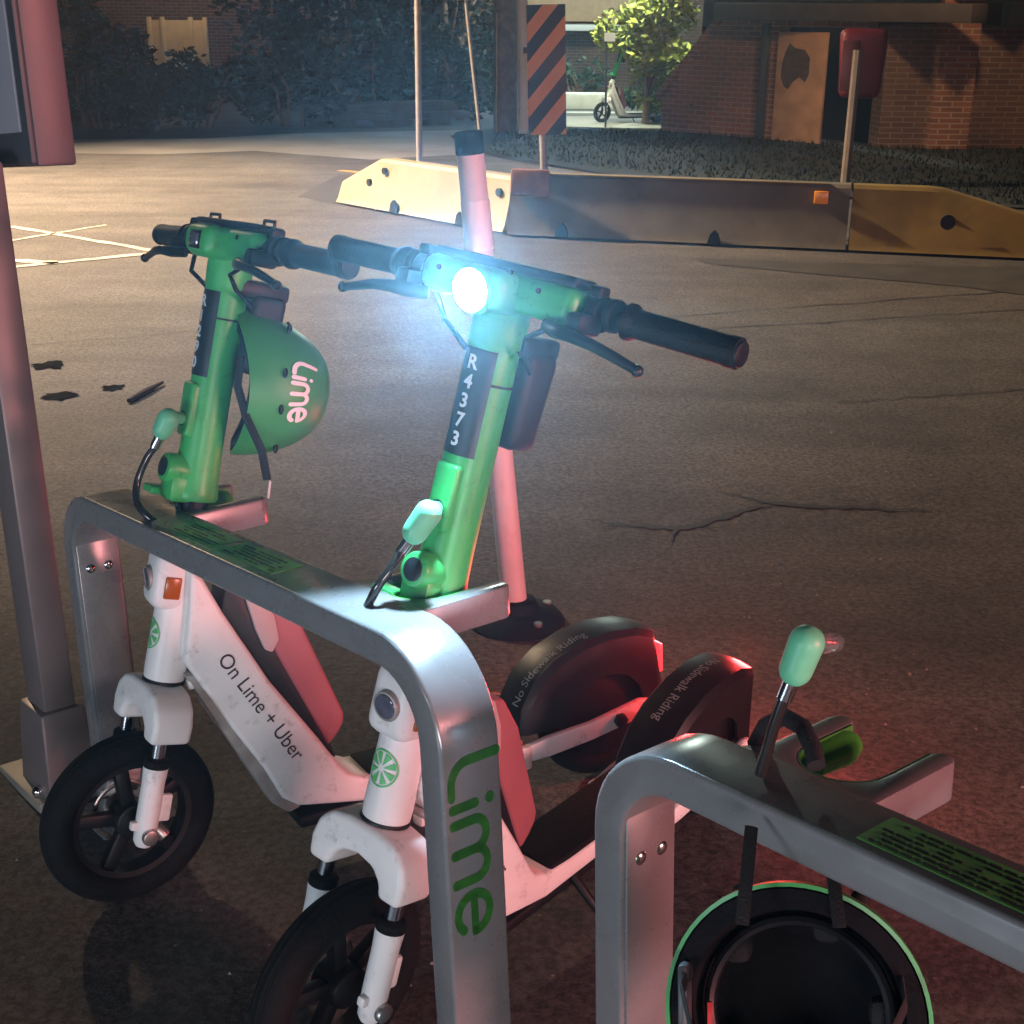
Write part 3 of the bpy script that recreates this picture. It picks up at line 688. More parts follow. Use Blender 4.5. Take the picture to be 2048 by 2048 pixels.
def make_rack(M, uL, uR, slots_u, label, Ro=.13, stick=(), word=False, cables=()):
    root = empty('scooter_rack', M)
    def leg(u):
        P = M @ Vector((u, W_ / 2, 0)); dn = -(M.to_3x3() @ Vector((0, 0, 1))); z = P.z
        L = 0
        for _ in range(20): q = P + dn * L; L += (q.z - zg(q.y))
        return L
    hL, hR = leg(uL) + .0, leg(uR) + .0
    MB().prism(u_outline(uL, uR, hL, hR, Ro, T_), -W_, 0, RX, bev=.006, seg=3).build('rack_bar', silver, root, ang=30)
    for u, h in ((uL + T_ / 2, hL), (uR - T_ / 2, hR)):
        MB().box((u, W_ / 2, -h + .008), (.15, W_ + .06, .014), bev=.004).build('foot_plate', silver, root)
    for uc in slots_u:
        a = .080; bo = W_ - .012; be = .236; ti = .029
        pl = [(uc - a - .03, bo), (uc - a - .03 + .012, W_ + .004), (uc - a, W_ + .022), (uc - a, be - .012), (uc - a + .008, be), (uc - a + ti - .006, be), (uc - a + ti, be - .01), (uc - a + ti, W_ + .065)]
        pl += arc(uc, W_ + .058, a - ti, 180, 360, 12)[1:-1]
        pl += [(uc + a - ti, W_ + .065), (uc + a - ti, be - .01), (uc + a - ti + .006, be), (uc + a - .008, be), (uc + a, be - .012), (uc + a, W_ + .004), (uc + a, bo)]
        MB().prism(pl, -T_ - .002, -.002, None, bev=.005).build('docking_fork', silver, root)
        lin = [(uc - a + ti, be - .012), (uc - a + ti, W_ + .065)] + arc(uc, W_ + .058, a - ti, 180, 360, 12)[1:-1] + [(uc + a - ti, W_ + .065), (uc + a - ti, be - .012)]
        b = MB(); V = []; 
        for (x, y) in lin:
            c = Vector((uc, max(y, W_ + .058), 0)); q = Vector((x, y, 0)); dd = (c - q).normalized() * .0025; V += [(x + dd.x, y + dd.y, -.004), (x + dd.x, y + dd.y, -T_), (x, y, -.004), (x, y, -T_)]
        k = len(lin); Fc = []
        for i in range(k - 1):
            for p, q in ((0, 1), (1, 3), (3, 2), (2, 0)): Fc.append((4 * i + p, 4 * i + q, 4 * i + 4 + q, 4 * i + 4 + p))
        b.polys(V, Fc); b.build('slot_liner', rack_green, root)
        MB().tube([(uc - a + ti + .002, W_ + .055, -.026), (uc - a + ti + .002, W_ + .062, -.026), (uc - a + ti + .002, be - .03, -.026), (uc - a + ti + .001, be - .018, -.026), (uc - a + ti - .004, be - .010, -.026)], [.004, .018, .021, .017, .005], 16, 1., side=(0, 0, 1)).build('slot_bumper', mat('bumper_green', (.07, .38, .04), .25), root)
    for y in (.028, .062):
        MB().ball((uL + T_, y, -.155), .0105, (.6, 1, 1)).build('bolt', chrome, root)
    MB().box((uL + T_ + .0015, W_ / 2, -.33), (.004, W_ - .012, .52), bev=.0015).build('leg_plate', silver, root)
    rnd = random.Random(4)
    for (u0, u1, v0, v1) in stick:
        s = MB().box(((u0 + u1) / 2, (v0 + v1) / 2, .0004), (u1 - u0, v1 - v0, .0010)).build('sticker', sticker_green, root)
        b = MB(); y = v0 + .007
        while y < v1 - .006:
            x = u0 + rnd.uniform(.006, .02)
            while x < u1 - .02:
                L_ = rnd.uniform(.004, .017)
                if rnd.random() < .86: b.box((x + L_ / 2, y, .0013), (L_, rnd.uniform(.0022, .0034), .0006))
                x += L_ + .0035
            y += .0085
        b.build('small_print', letter_dark, s)
    if word:
        b, L_ = lime_word(.21); k = .052; # reads downwards on the outer face of the near leg
        b.map(lambda p: Vector((uR + .0008, .012 + p.y * k * .98, -.142 - p.x * k * 1.13)))
        bmesh.ops.solidify(b.bm, geom=b.bm.faces[:], thickness=.0006)
        b.build('lettering', rack_green, root, smooth=False)
    for (pts, ph0, ph1, plug) in cables:
        Mi = M.inverted(); P = [Mi @ Vector(p) for p in pts]
        # smooth path
        Q = []
        for i in range(len(P) - 1):
            p0, p1, p2, p3 = P[max(i - 1, 0)], P[i], P[i + 1], P[min(i + 2, len(P) - 1)]
            for s in range(6):
                t = s / 6; Q.append(.5 * ((2 * p1) + (p2 - p0) * t + (2 * p0 - 5 * p1 + 4 * p2 - p3) * t * t + (3 * p1 - p0 - 3 * p2 + p3) * t ** 3))
        Q.append(P[-1])
        cable = MB().tube(Q, .0062, 12).build('lock_cable', mat('shiny_cable', (.02, .018, .017), .18, var=.3, coat=.6), root)
        h0, h1 = Mi @ Vector(ph0), Mi @ Vector(ph1); ax = (h1 - h0).normalized()
        MB().cyl(h0 - ax * .016, h0 + ax * .004, .0085, n=16).build('ferrule', chrome, cable)
        pill = MB(); n = 18; prof = []
        L_ = (h1 - h0).length; r = .0185
        for i in range(n + 1):
            t = i / n; x = L_ * t; e = min(x, L_ - x); rr = r if e > r else math.sqrt(max(0, r * r - (r - e) ** 2))
            prof.append((max(rr, .002) * (1 - .12 * (1 - t)), x))
        Mq = ax.to_track_quat('Z', 'Y').to_matrix().to_4x4(); Mq.translation = h0
        vw = (Mi.to_3x3() @ (Vector((0, 0, H)) - Vector(ph0))).normalized()
        pill.lathe(prof, Mq, 24); pill.build('handle', handle_green, cable)
        pq = Mi @ Vector(plug); c_ = h0 + ax * L_ * .72
        MB().cyl(c_, pq, .0115, .0105, n=16, bev=.002).build('plug', handle_green if len(cables) > 1 else mat('clear_plastic', (.5, .5, .5), .15, trans=.85), cable)
    return tag(root, label, 'scooter rack', 'silver scooter docking racks')

# ------------------------------------------------------------------ scooter
RK = R(15); base = Vector((-.085, 0, .39)); AX = Vector((-math.sin(RK), 0, math.cos(RK))); FW = Vector((math.cos(RK), 0, math.sin(RK)))
MS = Matrix((FW, Vector((0, 1, 0)), AX)).transposed().to_4x4(); MS.translation = base     # stem frame: x forward, y left, z up the column
def pose_matrix(X, Y, yaw, lean):
    c, s = math.cos(lean), math.sin(lean)
    Ml = Matrix(((1, 0, 0, 0), (0, c, s, 0), (0, -s, c, 0), (0, 0, 0, 1)))
    return Matrix.Translation((X, Y, zg(Y))) @ Matrix.Rotation(yaw, 4, 'Z') @ Ml
def make_scooter(pose, steer, code, lit, label, detail=True):
    M = pose_matrix(*pose); root = empty('electric_scooter', M)
    ST = MS @ Matrix.Rotation(steer, 4, 'Z')      # steered stem frame
    SF = MS                                          # fixed to the frame
    # --- front wheel
    ac = Vector((.0215, 0, -.249))
    wh = MB().torus(ac, (0, 1, 0), .1265, .0275, 72, 18, 1.08).xf(ST)
    # tread blocks
    tire = wh.build('front_wheel', rubber, root)
    tr = MB()
    for y, r_ in ((-.011, .1525), (0, .1542), (.011, .1525)): tr.torus(ac + Vector((0, y, 0)), (0, 1, 0), r_ - .0022, .003, 72, 6)
    tr.xf(ST).build('tread', rubber, tire)
    rim = MB(); rim.lathe([(.108, -.02), (.112, -.018), (.100, -.008), (.100, .008), (.112, .018), (.108, .02), (.096, .018), (.094, 0), (.096, -.018), (.108, -.02)], Matrix.Translation(ac) @ Matrix.Rotation(R(90), 4, 'X'), 48, cap=False)
    for i in range(5):
        a = 2 * math.pi * i / 5 + .35; Mt = Matrix.Translation(ac) @ Matrix.Rotation(a, 4, 'Y')
        rim.box((0, 0, .062), (.026, .022, .076), Mt, bev=.006)
    rim.cyl(ac + Vector((0, -.026, 0)), ac + Vector((0, .026, 0)), .032, n=24, bev=.004)
    rim.xf(ST).build('rim', black, tire)
    MB().torus(ac + Vector((0, -.03, 0)), (0, 1, 0), .052, .004, 32, 6, .4).xf(ST).build('brake_disc', steel, tire)
    MB().cyl(ac + Vector((-.028, .034, .0)), ac + Vector((-.048, .05, -.02)), .012, n=12, bev=.002).xf(ST).build('valve_arm', steel, tire)
    # --- fork
    crown = [(-.030, 0), (.030, 0), (.062, -.006), (.084, -.026), (.092, -.055), (.089, -.088), (.05, -.088), (.046, -.068), (.03, -.052), (0, -.046), (-.03, -.052), (-.046, -.068), (-.05, -.088), (-.089, -.088), (-.092, -.055), (-.084, -.026), (-.062, -.006)]
    fork = MB().prism(crown, -.026, .046, ST @ Matrix(((0, 0, 1, 0), (1, 0, 0, 0), (0, 1, 0, 0), (0, 0, 0, 1))), bev=.013, seg=4).build('fork', white, root)
    for s in (-1, 1):
        y = s * .069; x = .0215
        MB().cyl((x, y, -.13), (x, y, -.075), .0125, n=20).xf(ST).build('stanchion', chrome, fork)
        MB().lathe([(.019, -.012), (.0215, -.008), (.0215, .004), (.017, .008)], ST @ Matrix.Translation((x, y, -.122)), 24).build('dust_seal', rubber, fork)
        lo = MB(); lo.lathe([(.004, -.147), (.013, -.144), (.0185, -.135), (.0195, -.10), (.0195, -.03), (.0215, .0)], ST @ Matrix.Translation((x, y, -.128)), 24)
        lo.box((x - .026, y, -.205), (.026, .012, .05), ST, bev=.005); lo.box((x + .022, y + s * .0, -.235), (.014, .014, .016), ST, bev=.004)
        lo.build('fork_leg', white, fork)
        MB().cyl((x, y + s * .016, -.249), (x, y + s * .028, -.249), .014, n=16, bev=.003).xf(ST).build('axle_bolt', steel, fork)
    # --- head
    MB().lathe([(.0355, -.004), (.0365, -.002), (.0365, .003), (.0355, .005)], SF, 28).build('headset_ring', black, root)
    hd = MB(); hd.lathe([(.0345, .004), (.0355, .02), (.0345, .12), (.0355, .17), (.036, .235), (.030, .265)], SF, 36)
    hd.box((.022, 0, .182), (.062, .078, .105), SF, bev=.022, seg=4)
    head = hd.build('head_tube', white, root)
    MB().cyl((.048, 0, .178), (.0575, 0, .176), .0225, n=32, bev=.003).xf(SF).build('light_ring', galv, head)
    MB().cyl((.052, 0, .178), (.0595, 0, .176), .0185, n=28, bev=.003).xf(SF).build('lens', lens_m, head)
    for s in (-1, 1): MB().box((.022, s * .0402, .172), (.028, .006, .038), SF, bev=.003).build('side_reflector', amber, head)
    # citrus slice badge wrapped on the tube
    def wrapfix(r, s0): return lambda p: SF @ Vector((r * math.cos(p.x / r), r * math.sin(p.x / r), s0 + p.y))
    bd = MB(); nseg = 48
    for (r0, r1) in ((.0195, .0215),):
        V = [(r * math.cos(2 * math.pi * i / nseg), r * math.sin(2 * math.pi * i / nseg), 0) for r in (r0, r1) for i in range(nseg)]
        bd.polys(V, [(i, (i + 1) % nseg, nseg + (i + 1) % nseg, nseg + i) for i in range(nseg)])
    for k in range(8):
        a0, a1 = R(45 * k + 5), R(45 * k + 40); rr = .0175
        V = []; cx = .0035 * math.cos((a0 + a1) / 2); cy = .0035 * math.sin((a0 + a1) / 2)
        for r in (0.0005, .006, .011, .0145, rr):
            for i in range(7):
                a = a0 + (a1 - a0) * i / 6; V.append((cx + (r - (.0035 if r == rr else .0)) * math.cos(a), cy + (r - (.0035 if r == rr else 0)) * math.sin(a), 0))
        bd.polys(V, [(j * 7 + i, j * 7 + i + 1, j * 7 + 8 + i, j * 7 + 7 + i) for j in range(4) for i in range(6)])
    bd.xf(Matrix.Scale(1.26, 4)); bd.map(wrapfix(.0362, .083)); bd.build('citrus_badge', decal_green, head, smooth=False)
    # --- green column
    neck = MB().lathe([(.027, .25), (.027, .34)], ST, 24).build('neck', black, root)
    st = MB(); st.lathe([(.039, .322), (.0415, .327), (.040, .338), (.0368, .36), (.0358, .40), (.0352, .50), (.0350, .62), (.0350, .705)], ST, 40)
    st.cyl((.012, 0, .366), (.062, 0, .372), .028, .0245, n=28, bev=.006)
    tmp = MB(); tmp.cyl((.012, 0, .366), (.062, 0, .372), .028, .0245, n=28, bev=.006); tmp.box((.03, 0, .34), (.05, .052, .05), bev=.012); tmp.xf(ST)
    me = bpy.data.meshes.new('q'); tmp.bm.to_mesh(me); tmp.bm.free()
    bmesh.ops.delete(st.bm, geom=[v for v in st.bm.verts if False], context='VERTS')
    st.bm.free(); st = MB(); st.lathe([(.039, .322), (.0415, .327), (.040, .338), (.0368, .36), (.0358, .40), (.0352, .50), (.0350, .62), (.0350, .725)], ST, 40); st.bm.from_mesh(me); bpy.data.meshes.remove(me)
    stem = st.build('stem', green, root)
    MB().cyl((.056, 0, .371), (.0635, 0, .372), .0165, n=24, bev=.002).xf(ST).build('hinge_cap', label_black, stem)
    MB().box((.05, -.045, .325), (.03, .04, .014), ST, bev=.005).build('fold_lever', green, stem)
    MB().box((.031, 0, .472), (.022, .040, .092), ST, bev=.007, seg=3).build('lock_pad', green, stem)
    MB().cyl((.040, 0, .455), (.0432, 0, .4552), .0125, n=20).xf(ST).build('lock_socket', hole_m, stem)
    MB().lathe([(.0352, .627), (.0353, .628), (.0353, .6295), (.0352, .6305)], ST, 40, cap=False).build('collar_seam', hole_m, stem)
    # number plate label wrapped on the front
    rp = .0357; V = []; na, nb = 17, 9; s0, s1 = .530, .672; am = R(50)
    for j in range(nb):
        for i in range(na):
            a = -am + 2 * am * i / (na - 1); V.append(ST @ Vector((rp * math.cos(a), rp * math.sin(a), s0 + (s1 - s0) * j / (nb - 1))))
    lb = MB(); lb.polys(V, [(j * na + i, j * na + i + 1, (j + 1) * na + i + 1, (j + 1) * na + i) for j in range(nb - 1) for i in range(na - 1)])
    bmesh.ops.solidify(lb.bm, geom=lb.bm.faces[:], thickness=.0006)
    plate = lb.build('number_label', label_black, stem)
    tx = MB()
    for i, ch in enumerate(code):
        t = text_mesh(ch, .026, .0008, 'CENTER', sub=1); yy = s1 - .027 - i * (s1 - s0 - .014) / len(code)
        t.map(lambda p: ST @ Vector(((rp + .0016) * math.cos(p.x / rp), (rp + .0016) * math.sin(p.x / rp), yy + p.y)))
        me = bpy.data.meshes.new('q'); t.bm.to_mesh(me); t.bm.free(); tx.bm.from_mesh(me); bpy.data.meshes.remove(me)
    tx.build('number_text', letter_white, plate, smooth=False)
    hz = .024; ST0 = ST; ST = ST @ Matrix.Translation((0, 0, hz))
    # --- handlebar head
    hb = MB(); hb.box((.002, 0, .728), (.062, .262, .050), ST, bev=.017, seg=4); hb.box((.034, 0, .725), (.07, .084, .054), ST, bev=.018, seg=4); hb.lathe([(.0365, .655), (.038, .69), (.036, .72)], ST, 32)
    bar = hb.build('handlebar', green, root)
    for (sx, sy, sz) in ((.036, .075, .738), (.036, -.095, .736), (.034, .105, .722), (.045, .03, .752)): MB().cyl((sx - .006, sy, sz), (sx - .0015, sy, sz), .0038, n=10).xf(ST).build('screw', label_black, bar)
    MB().box((-.004, 0, .757), (.05, .24, .016), ST @ Matrix.Rotation(R(0), 4, 'Y'), bev=.006).build('display_panel', black, bar)
    if lit:
        MB().cyl((.056, 0, .722), (.074, 0, .718), .031, .030, n=32, bev=.005).xf(ST).build('lamp_bezel', green, bar)
        MB().cyl((.071, 0, .7195), (.0765, 0, .718), .0275, n=32, bev=.002).xf(ST).build('headlight', lamp_on, bar)
    else:
        MB().box((.068, .0, .724), (.006, .040, .030), ST, bev=.006).build('lamp_bezel', black, bar)
        MB().box((.071, .0, .724), (.006, .030, .020), ST, bev=.005).build('headlight', lens_m, bar)
    tubes = MB()
    for s in (-1, 1): tubes.tube([(0, s * .12, .728), (-.006, s * .16, .728), (-.012, s * .2, .727), (-.02, s * .30, .724)], .0112, 14)
    tubes.xf(ST).build('bar_tube', black, bar)
    for s in (-1, 1):
        g = MB(); P = []; rad = []
        for i in range(25):
            t = i / 24; y = .190 + t * .152; P.append((-.007 - .013 * t, s * y, .728 - .004 * t)); rad.append(.0185 + (.005 if i < 2 else 0) + (.0012 if i > 21 else 0) - (.0004 if i % 2 else 0))
        g.tube(P, rad, 24); g.xf(ST).build('grip', grip_m, bar)
        MB().cyl((-.0204, s * .340, .7238), (-.0206, s * .347, .7237), .0165, n=20, bev=.003).xf(ST).build('grip_end', black, bar)
        c = MB(); c.cyl((-.003, s * .138, .728), (-.003, s * .157, .728), .0235, n=20, bev=.004); c.cyl((-.004, s * .163, .73), (-.004, s * .177, .73), .0215, n=20, bev=.004)
        c.box((.022, s * .146, .712), (.05, .026, .026), bev=.007); c.box((.004, s * .146, .754), (.022, .02, .016), bev=.005)
        c.xf(ST).build('clamp', black, bar)
        lv = MB(); lv.tube([(.036, s * .10, .700), (.052, s * .126, .697), (.058, s * .15, .697), (.055, s * .185, .693), (.048, s * .22, .685), (.044, s * .248, .678)], [.0085, .0095, .0085, .0075, .0068, .0062], 12, .75)
        lv.ball((.0435, s * .252, .677), .0078); lv.xf(ST).build('brake_lever', mat('lever_black', (.02, .021, .024), .28, .3, var=.1), bar)
        lp = MB() if not lit else None
        if lp: lp.tube([(-.006, s * .10 - .018, .760), (-.006, s * .10 - .018, .773), (-.006, s * .10 + .018, .773), (-.006, s * .10 + .018, .764)], .0028, 8); lp.xf(ST).build('cable_loop', black, bar)
    cb_ = MB(); cb_.tube([(.02, .1, .70), (.035, .075, .678), (.01, .055, .655), (-.03, .045, .63)], .0038, 8); cb_.xf(ST).build('brake_cable', rubber, bar)
    cb_ = MB(); cb_.tube([(.02, -.1, .70), (.04, -.06, .672), (.012, -.05, .65), (-.03, -.045, .62)], .0038, 8); cb_.xf(ST).build('brake_cable', rubber, bar)
    ST = ST0
    # box behind the column
    bx = MB(); bx.box((-.064, 0, .612), (.066, .084, .135), ST, bev=.014, seg=3, taper=(.85, .9)); box = bx.build('control_box', mat('soft_black', (.010, .010, .012), .6, var=.2, scale=20), root)
    MB().box((-.05, 0, .685), (.10, .07, .03), ST, bev=.008).build('box_mount', black, box)
    # --- frame
    side = [(-.138, .592), (-.158, .572), (-.185, .508), (-.258, .362), (-.337, .235), (-.372, .175), (-.388, .152), (-.42, .136), (-.50, .128), (-.755, .126), (-.765, .105), (-.755, .09), (-.42, .086), (-.36, .098), (-.29, .113), (-.262, .135), (-.234, .2), (-.184, .29), (-.118, .420), (-.112, .435), (-.128, .52)]
    MX = Matrix(((1, 0, 0, 0), (0, 0, 1, 0), (0, 1, 0, 0), (0, 0, 0, 1)))   # (x, z) polygon, extruded along y
    fr = MB().prism(side, -.055, .055, MX, bev=.009, seg=3).build('frame', white, root)
    MB().prism([(-.112, .405), (-.14, .40), (-.262, .15), (-.30, .105), (-.275, .098), (-.245, .125)], -.042, .042, MX, bev=.006).build('lower_guard', grey_guard, fr)
    MB().box((-.128, .03, .385), (.022, .02, .02), bev=.005).build('guard_clip', white, fr)
    t = text_mesh('On Lime + Uber', .0375, -.0001, space=1.0); dr_ = Vector((-.48, 0, -.875)).normalized(); upv = Vector((-dr_.z * -1, 0, 0))
    upv = Vector((dr_.z, 0, -dr_.x)) * 1.0
    if upv.z < 0: upv = -upv
    upv = Vector((-.875, 0, .48)).normalized()
    O_ = Vector((-.176, .0562, .432))
    t.map(lambda p: O_ + dr_ * p.x + upv * p.y - upv * .012); t.build('side_lettering', letter_dark, fr, smooth=False)
    bt = MB().prism([(-.245, .535), (-.288, .515), (-.330, .448), (-.395, .265), (-.393, .246), (-.380, .228), (-.360, .208), (-.274, .415), (-.255, .46)], -.040, .040, MX, bev=.007, seg=3).build('battery', batt_red_lit, root)
    MB().prism([(-.185, .50), (-.20, .55), (-.25, .535), (-.28, .42), (-.366, .21), (-.375, .178), (-.35, .20)], -.035, .035, MX, bev=.004).build('battery_case', black, bt)
    MB().prism([(-.225, .545), (-.262, .525), (-.280, .476), (-.284, .434), (-.270, .412), (-.256, .42), (-.243, .46)], .032, .0435, MX, bev=.004).build('battery_handle', batt_pale, bt)
    MB().box((-.592, 0, .132), (.32, .100, .018), bev=.006).build('deck', rubber, root)
    MB().box((-.52, 0, .076), (.46, .10, .024), bev=.006).build('belly_pan', black, root)
    ks = MB(); ks.tube([(-.50, .05, .085), (-.50, .085, .06), (-.515, .13, .01)], [.009, .008, .007], 10); ks.build('kickstand', black, root)
    # --- rear end
    root0 = root; rear0 = set(bpy.data.objects)
    rc = Vector((-.965, 0, .145))
    rw = MB().torus(rc, (0, 1, 0), .117, .0275, 64, 16, 1.08).build('rear_wheel', rubber, root)
    MB().lathe([(.02, -.03), (.095, -.024), (.095, .024), (.02, .03)], Matrix.Translation(rc) @ Matrix.Rotation(R(90), 4, 'X'), 40).build('hub_motor', black, rw)
    prof = [(-.750, .150), (-.757, .205), (-.787, .255), (-.835, .292), (-.90, .318), (-.97, .327), (-1.035, .322), (-1.078, .306), (-1.092, .23), (-1.108, .135)]
    V, Fc = [], []; k = len(prof); hw_ = .054
    for i, (x, z) in enumerate(prof):
        v = Vector((x, 0, z)) - rc; nv = v.normalized(); r_in = nv * .088 + rc; a_ = Vector((x, 0, z)); b_ = a_ - nv * .004; c_ = a_ - nv * .018
        V += [(c_.x, -hw_, c_.z), (b_.x, -hw_ + .010, b_.z), (x, -.016, z), (x, .016, z), (b_.x, hw_ - .010, b_.z), (c_.x, hw_, c_.z), (r_in.x, hw_ - .004, r_in.z), (r_in.x, hw_ - .010, r_in.z),
              (c_.x - nv.x * .02, hw_ - .010, c_.z - nv.z * .02), (c_.x - nv.x * .02, -hw_ + .010, c_.z - nv.z * .02), (r_in.x, -hw_ + .010, r_in.z), (r_in.x, -hw_ + .004, r_in.z)]
    for i in range(k - 1):
        for j in range(12): Fc.append((12 * i + j, 12 * i + (j + 1) % 12, 12 * i + 12 + (j + 1) % 12, 12 * i + 12 + j))
    Fc += [tuple(range(12)), tuple(range(12 * k - 12, 12 * k))[::-1]]
    fb = MB(); fb.polys(V, Fc); bmesh.ops.recalc_face_normals(fb.bm, faces=fb.bm.faces[:])
    fend = fb.build('rear_fender', mat('fender_black', (.006, .006, .007), .42, var=.3, scale=20, dirt=.3, dirtcol=(.02, .018, .016), spec=.3), root)
    cum = [0]
    for a, b2 in zip(prof, prof[1:]): cum.append(cum[-1] + math.hypot(b2[0] - a[0], b2[1] - a[1]))
    def along(s):
        s = min(max(s, 0), cum[-1] - 1e-6)
        for i in range(k - 1):
            if s <= cum[i + 1]:
                t = (s - cum[i]) / (cum[i + 1] - cum[i]); a, b2 = prof[i], prof[i + 1]; dx, dz = b2[0] - a[0], b2[1] - a[1]; L_ = math.hypot(dx, dz)
                return Vector((a[0] + dx * t, 0, a[1] + dz * t)), Vector((dz / L_, 0, -dx / L_))
    t = text_mesh('No Sidewalk Riding', .027, .0001, sub=1); sg = -1 if lit else 1   # reads from the front on one scooter, from the rear on the other
    def fn(p):
        q, nn = along(.055 + p.x if sg > 0 else .36 - p.x); yy = sg * (.022 - p.y) + .012
        return q + nn * (.0022 - max(0, abs(yy) - .016) * .14) + Vector((0, yy, 0))
    t.map(fn); t.build('warning_text', mat('letter_grey', (.22, .22, .22), .6, var=.3, scale=90), fend, smooth=False)
    MB().box((-1.100, 0, .235), (.012, .075, .062), Matrix.Identity(4), bev=.004).build('tail_light', tail_on, fend)
    for s in (-1, 1):
        arm = [(-.735, .108), (-.74, .140), (-.80, .150), (-.90, .156), (-1.02, .178), (-1.045, .172), (-1.05, .155), (-1.03, .140), (-.90, .118), (-.80, .108)]
        sa = MB().prism(arm, s * .076 - .008, s * .076 + .008, MX, bev=.004).build('swing_arm', white, root)
        MB().cyl((-1.032, s * .082, .160), (-1.032, s * .0855, .160), .006, n=12).build('arm_hole', hole_m, sa)
        MB().cyl((-.965, s * .08, .147), (-.965, s * .096, .147), .015, n=6, bev=.003).build('axle_nut', black, sa)
        MB().box((-.745, s * .075, .118), (.03, .022, .05), bev=.006).build('arm_pivot', white, sa)
    root = root0; Dr = Matrix.Translation((.008 if lit else 0, 0, -.042 if lit else -.02))
    for q in set(bpy.data.objects) - rear0:
        if q.parent == root: q.location = Dr.translation
    tag(root, label, 'scooter', 'parked rental scooters')
    Tl = M @ Vector((-1.135, 0, .255))
    lamp('tail_glow', 'POINT', Tl, 7, (1, .05, .05), .03)
    if lit:
        c = M @ ST @ Vector((.084, 0, .738)); dl = (M.to_3x3() @ (ST.to_3x3() @ Vector((1, 0, 0)))); dl.z = 0; dl.normalize(); tgt = c + dl + Vector((0, 0, .25))
        lamp('head_beam', 'SPOT', c, HB, (.24, .64, 1), .02, tgt, spot=R(154), blend=1)
        lamp('head_spill', 'SPOT', c, 85, (.50, .78, 1), .018, RM1 @ Vector((.77, .03, -.03)) + dl * .1, spot=R(74), blend=.5)
    return root
HB = 620
P1 = (-.6543, 2.0104, 3.6521, -.0966); P2 = (-.2487, 1.5816, 4.0321, .0738)
s1 = make_scooter(P1, .14, 'R1290', False, 'green and white scooter with a helmet hung behind its stem, lamp off')
s2 = make_scooter(P2, -.0241, 'R4373', True, 'green and white scooter with its headlight shining, numbered R4373')
M1, M2 = pose_matrix(*P1), pose_matrix(*P2)
ST1, ST2 = MS @ Matrix.Rotation(.14, 4, 'Z'), MS @ Matrix.Rotation(-.0241, 4, 'Z')

# far scooter, parked under the tree
P = Vector((1.34, 22.0, zg(22)))
s3 = copy_tree(s1); s3.matrix_world = Matrix.Translation(P) @ Matrix.Rotation(R(200), 4, 'Z') @ Matrix.Rotation(R(-4), 4, 'X')
tag(s3, 'small far away green and white scooter on the lit pavement', 'scooter', 'parked rental scooters')

# ------------------------------------------------------------------ racks with their cables
def stp(Mx, ST, x, y, z): return Mx @ ST @ Vector((x, y, z))
def top1(u, v, z=0): return RM1 @ Vector((u, v, z))
plug1 = stp(M1, ST1, .042, 0, .455); plug2 = stp(M2, ST2, .042, 0, .455)
Y1 = plug1.y; Y2 = plug2.y
S_ = 1.06
def pa(x, y, Y): return aty(x * S_, y * S_, Y)
c1 = [pa(345, 1012, Y1 - .06), pa(300, 990, Y1 - .09), pa(262, 955, Y1 - .08), pa(258, 915, Y1 - .06), pa(275, 868, Y1 - .05), pa(290, 846, Y1 - .045), pa(298, 833, Y1 - .045)]
h1 = (pa(299, 828, Y1 - .045), pa(326, 772, Y1 - .04))
c2 = [pa(693, 1146, Y2 - .07), pa(712, 1108, Y2 - .075), pa(735, 1075, Y2 - .07), pa(756, 1045, Y2 - .06), pa(764, 1033, Y2 - .055)]
h2 = (pa(769, 1024, Y2 - .055), pa(822, 948, Y2 - .05))
make_rack(RM1, -.365, .827, (-.070, .598), 'silver scooter rack holding the two scooters, with a green word on its near leg', .13,
          [(.07, .22, .02, .072), (.235, .405, .02, .072)], True, [(c1, h1[0], h1[1], plug1), (c2, h2[0], h2[1], plug2)])
Y3 = 1.20
c3 = [pa(1435, 1462, Y3), pa(1446, 1420, Y3), pa(1462, 1365, Y3), pa(1476, 1325, Y3), pa(1486, 1302, Y3)]
h3 = (pa(1490, 1292, Y3), pa(1534, 1182, Y3))
make_rack(RM2, -.096, 1.02, (.140, .80), 'silver scooter rack with an empty slot and a black helmet hung on it', .12,
          [(.25, .44, .015, .072), (.45, .64, .015, .072)], False, [(c3, h3[0], h3[1], pa(1578, 1212, Y3 + .03))])

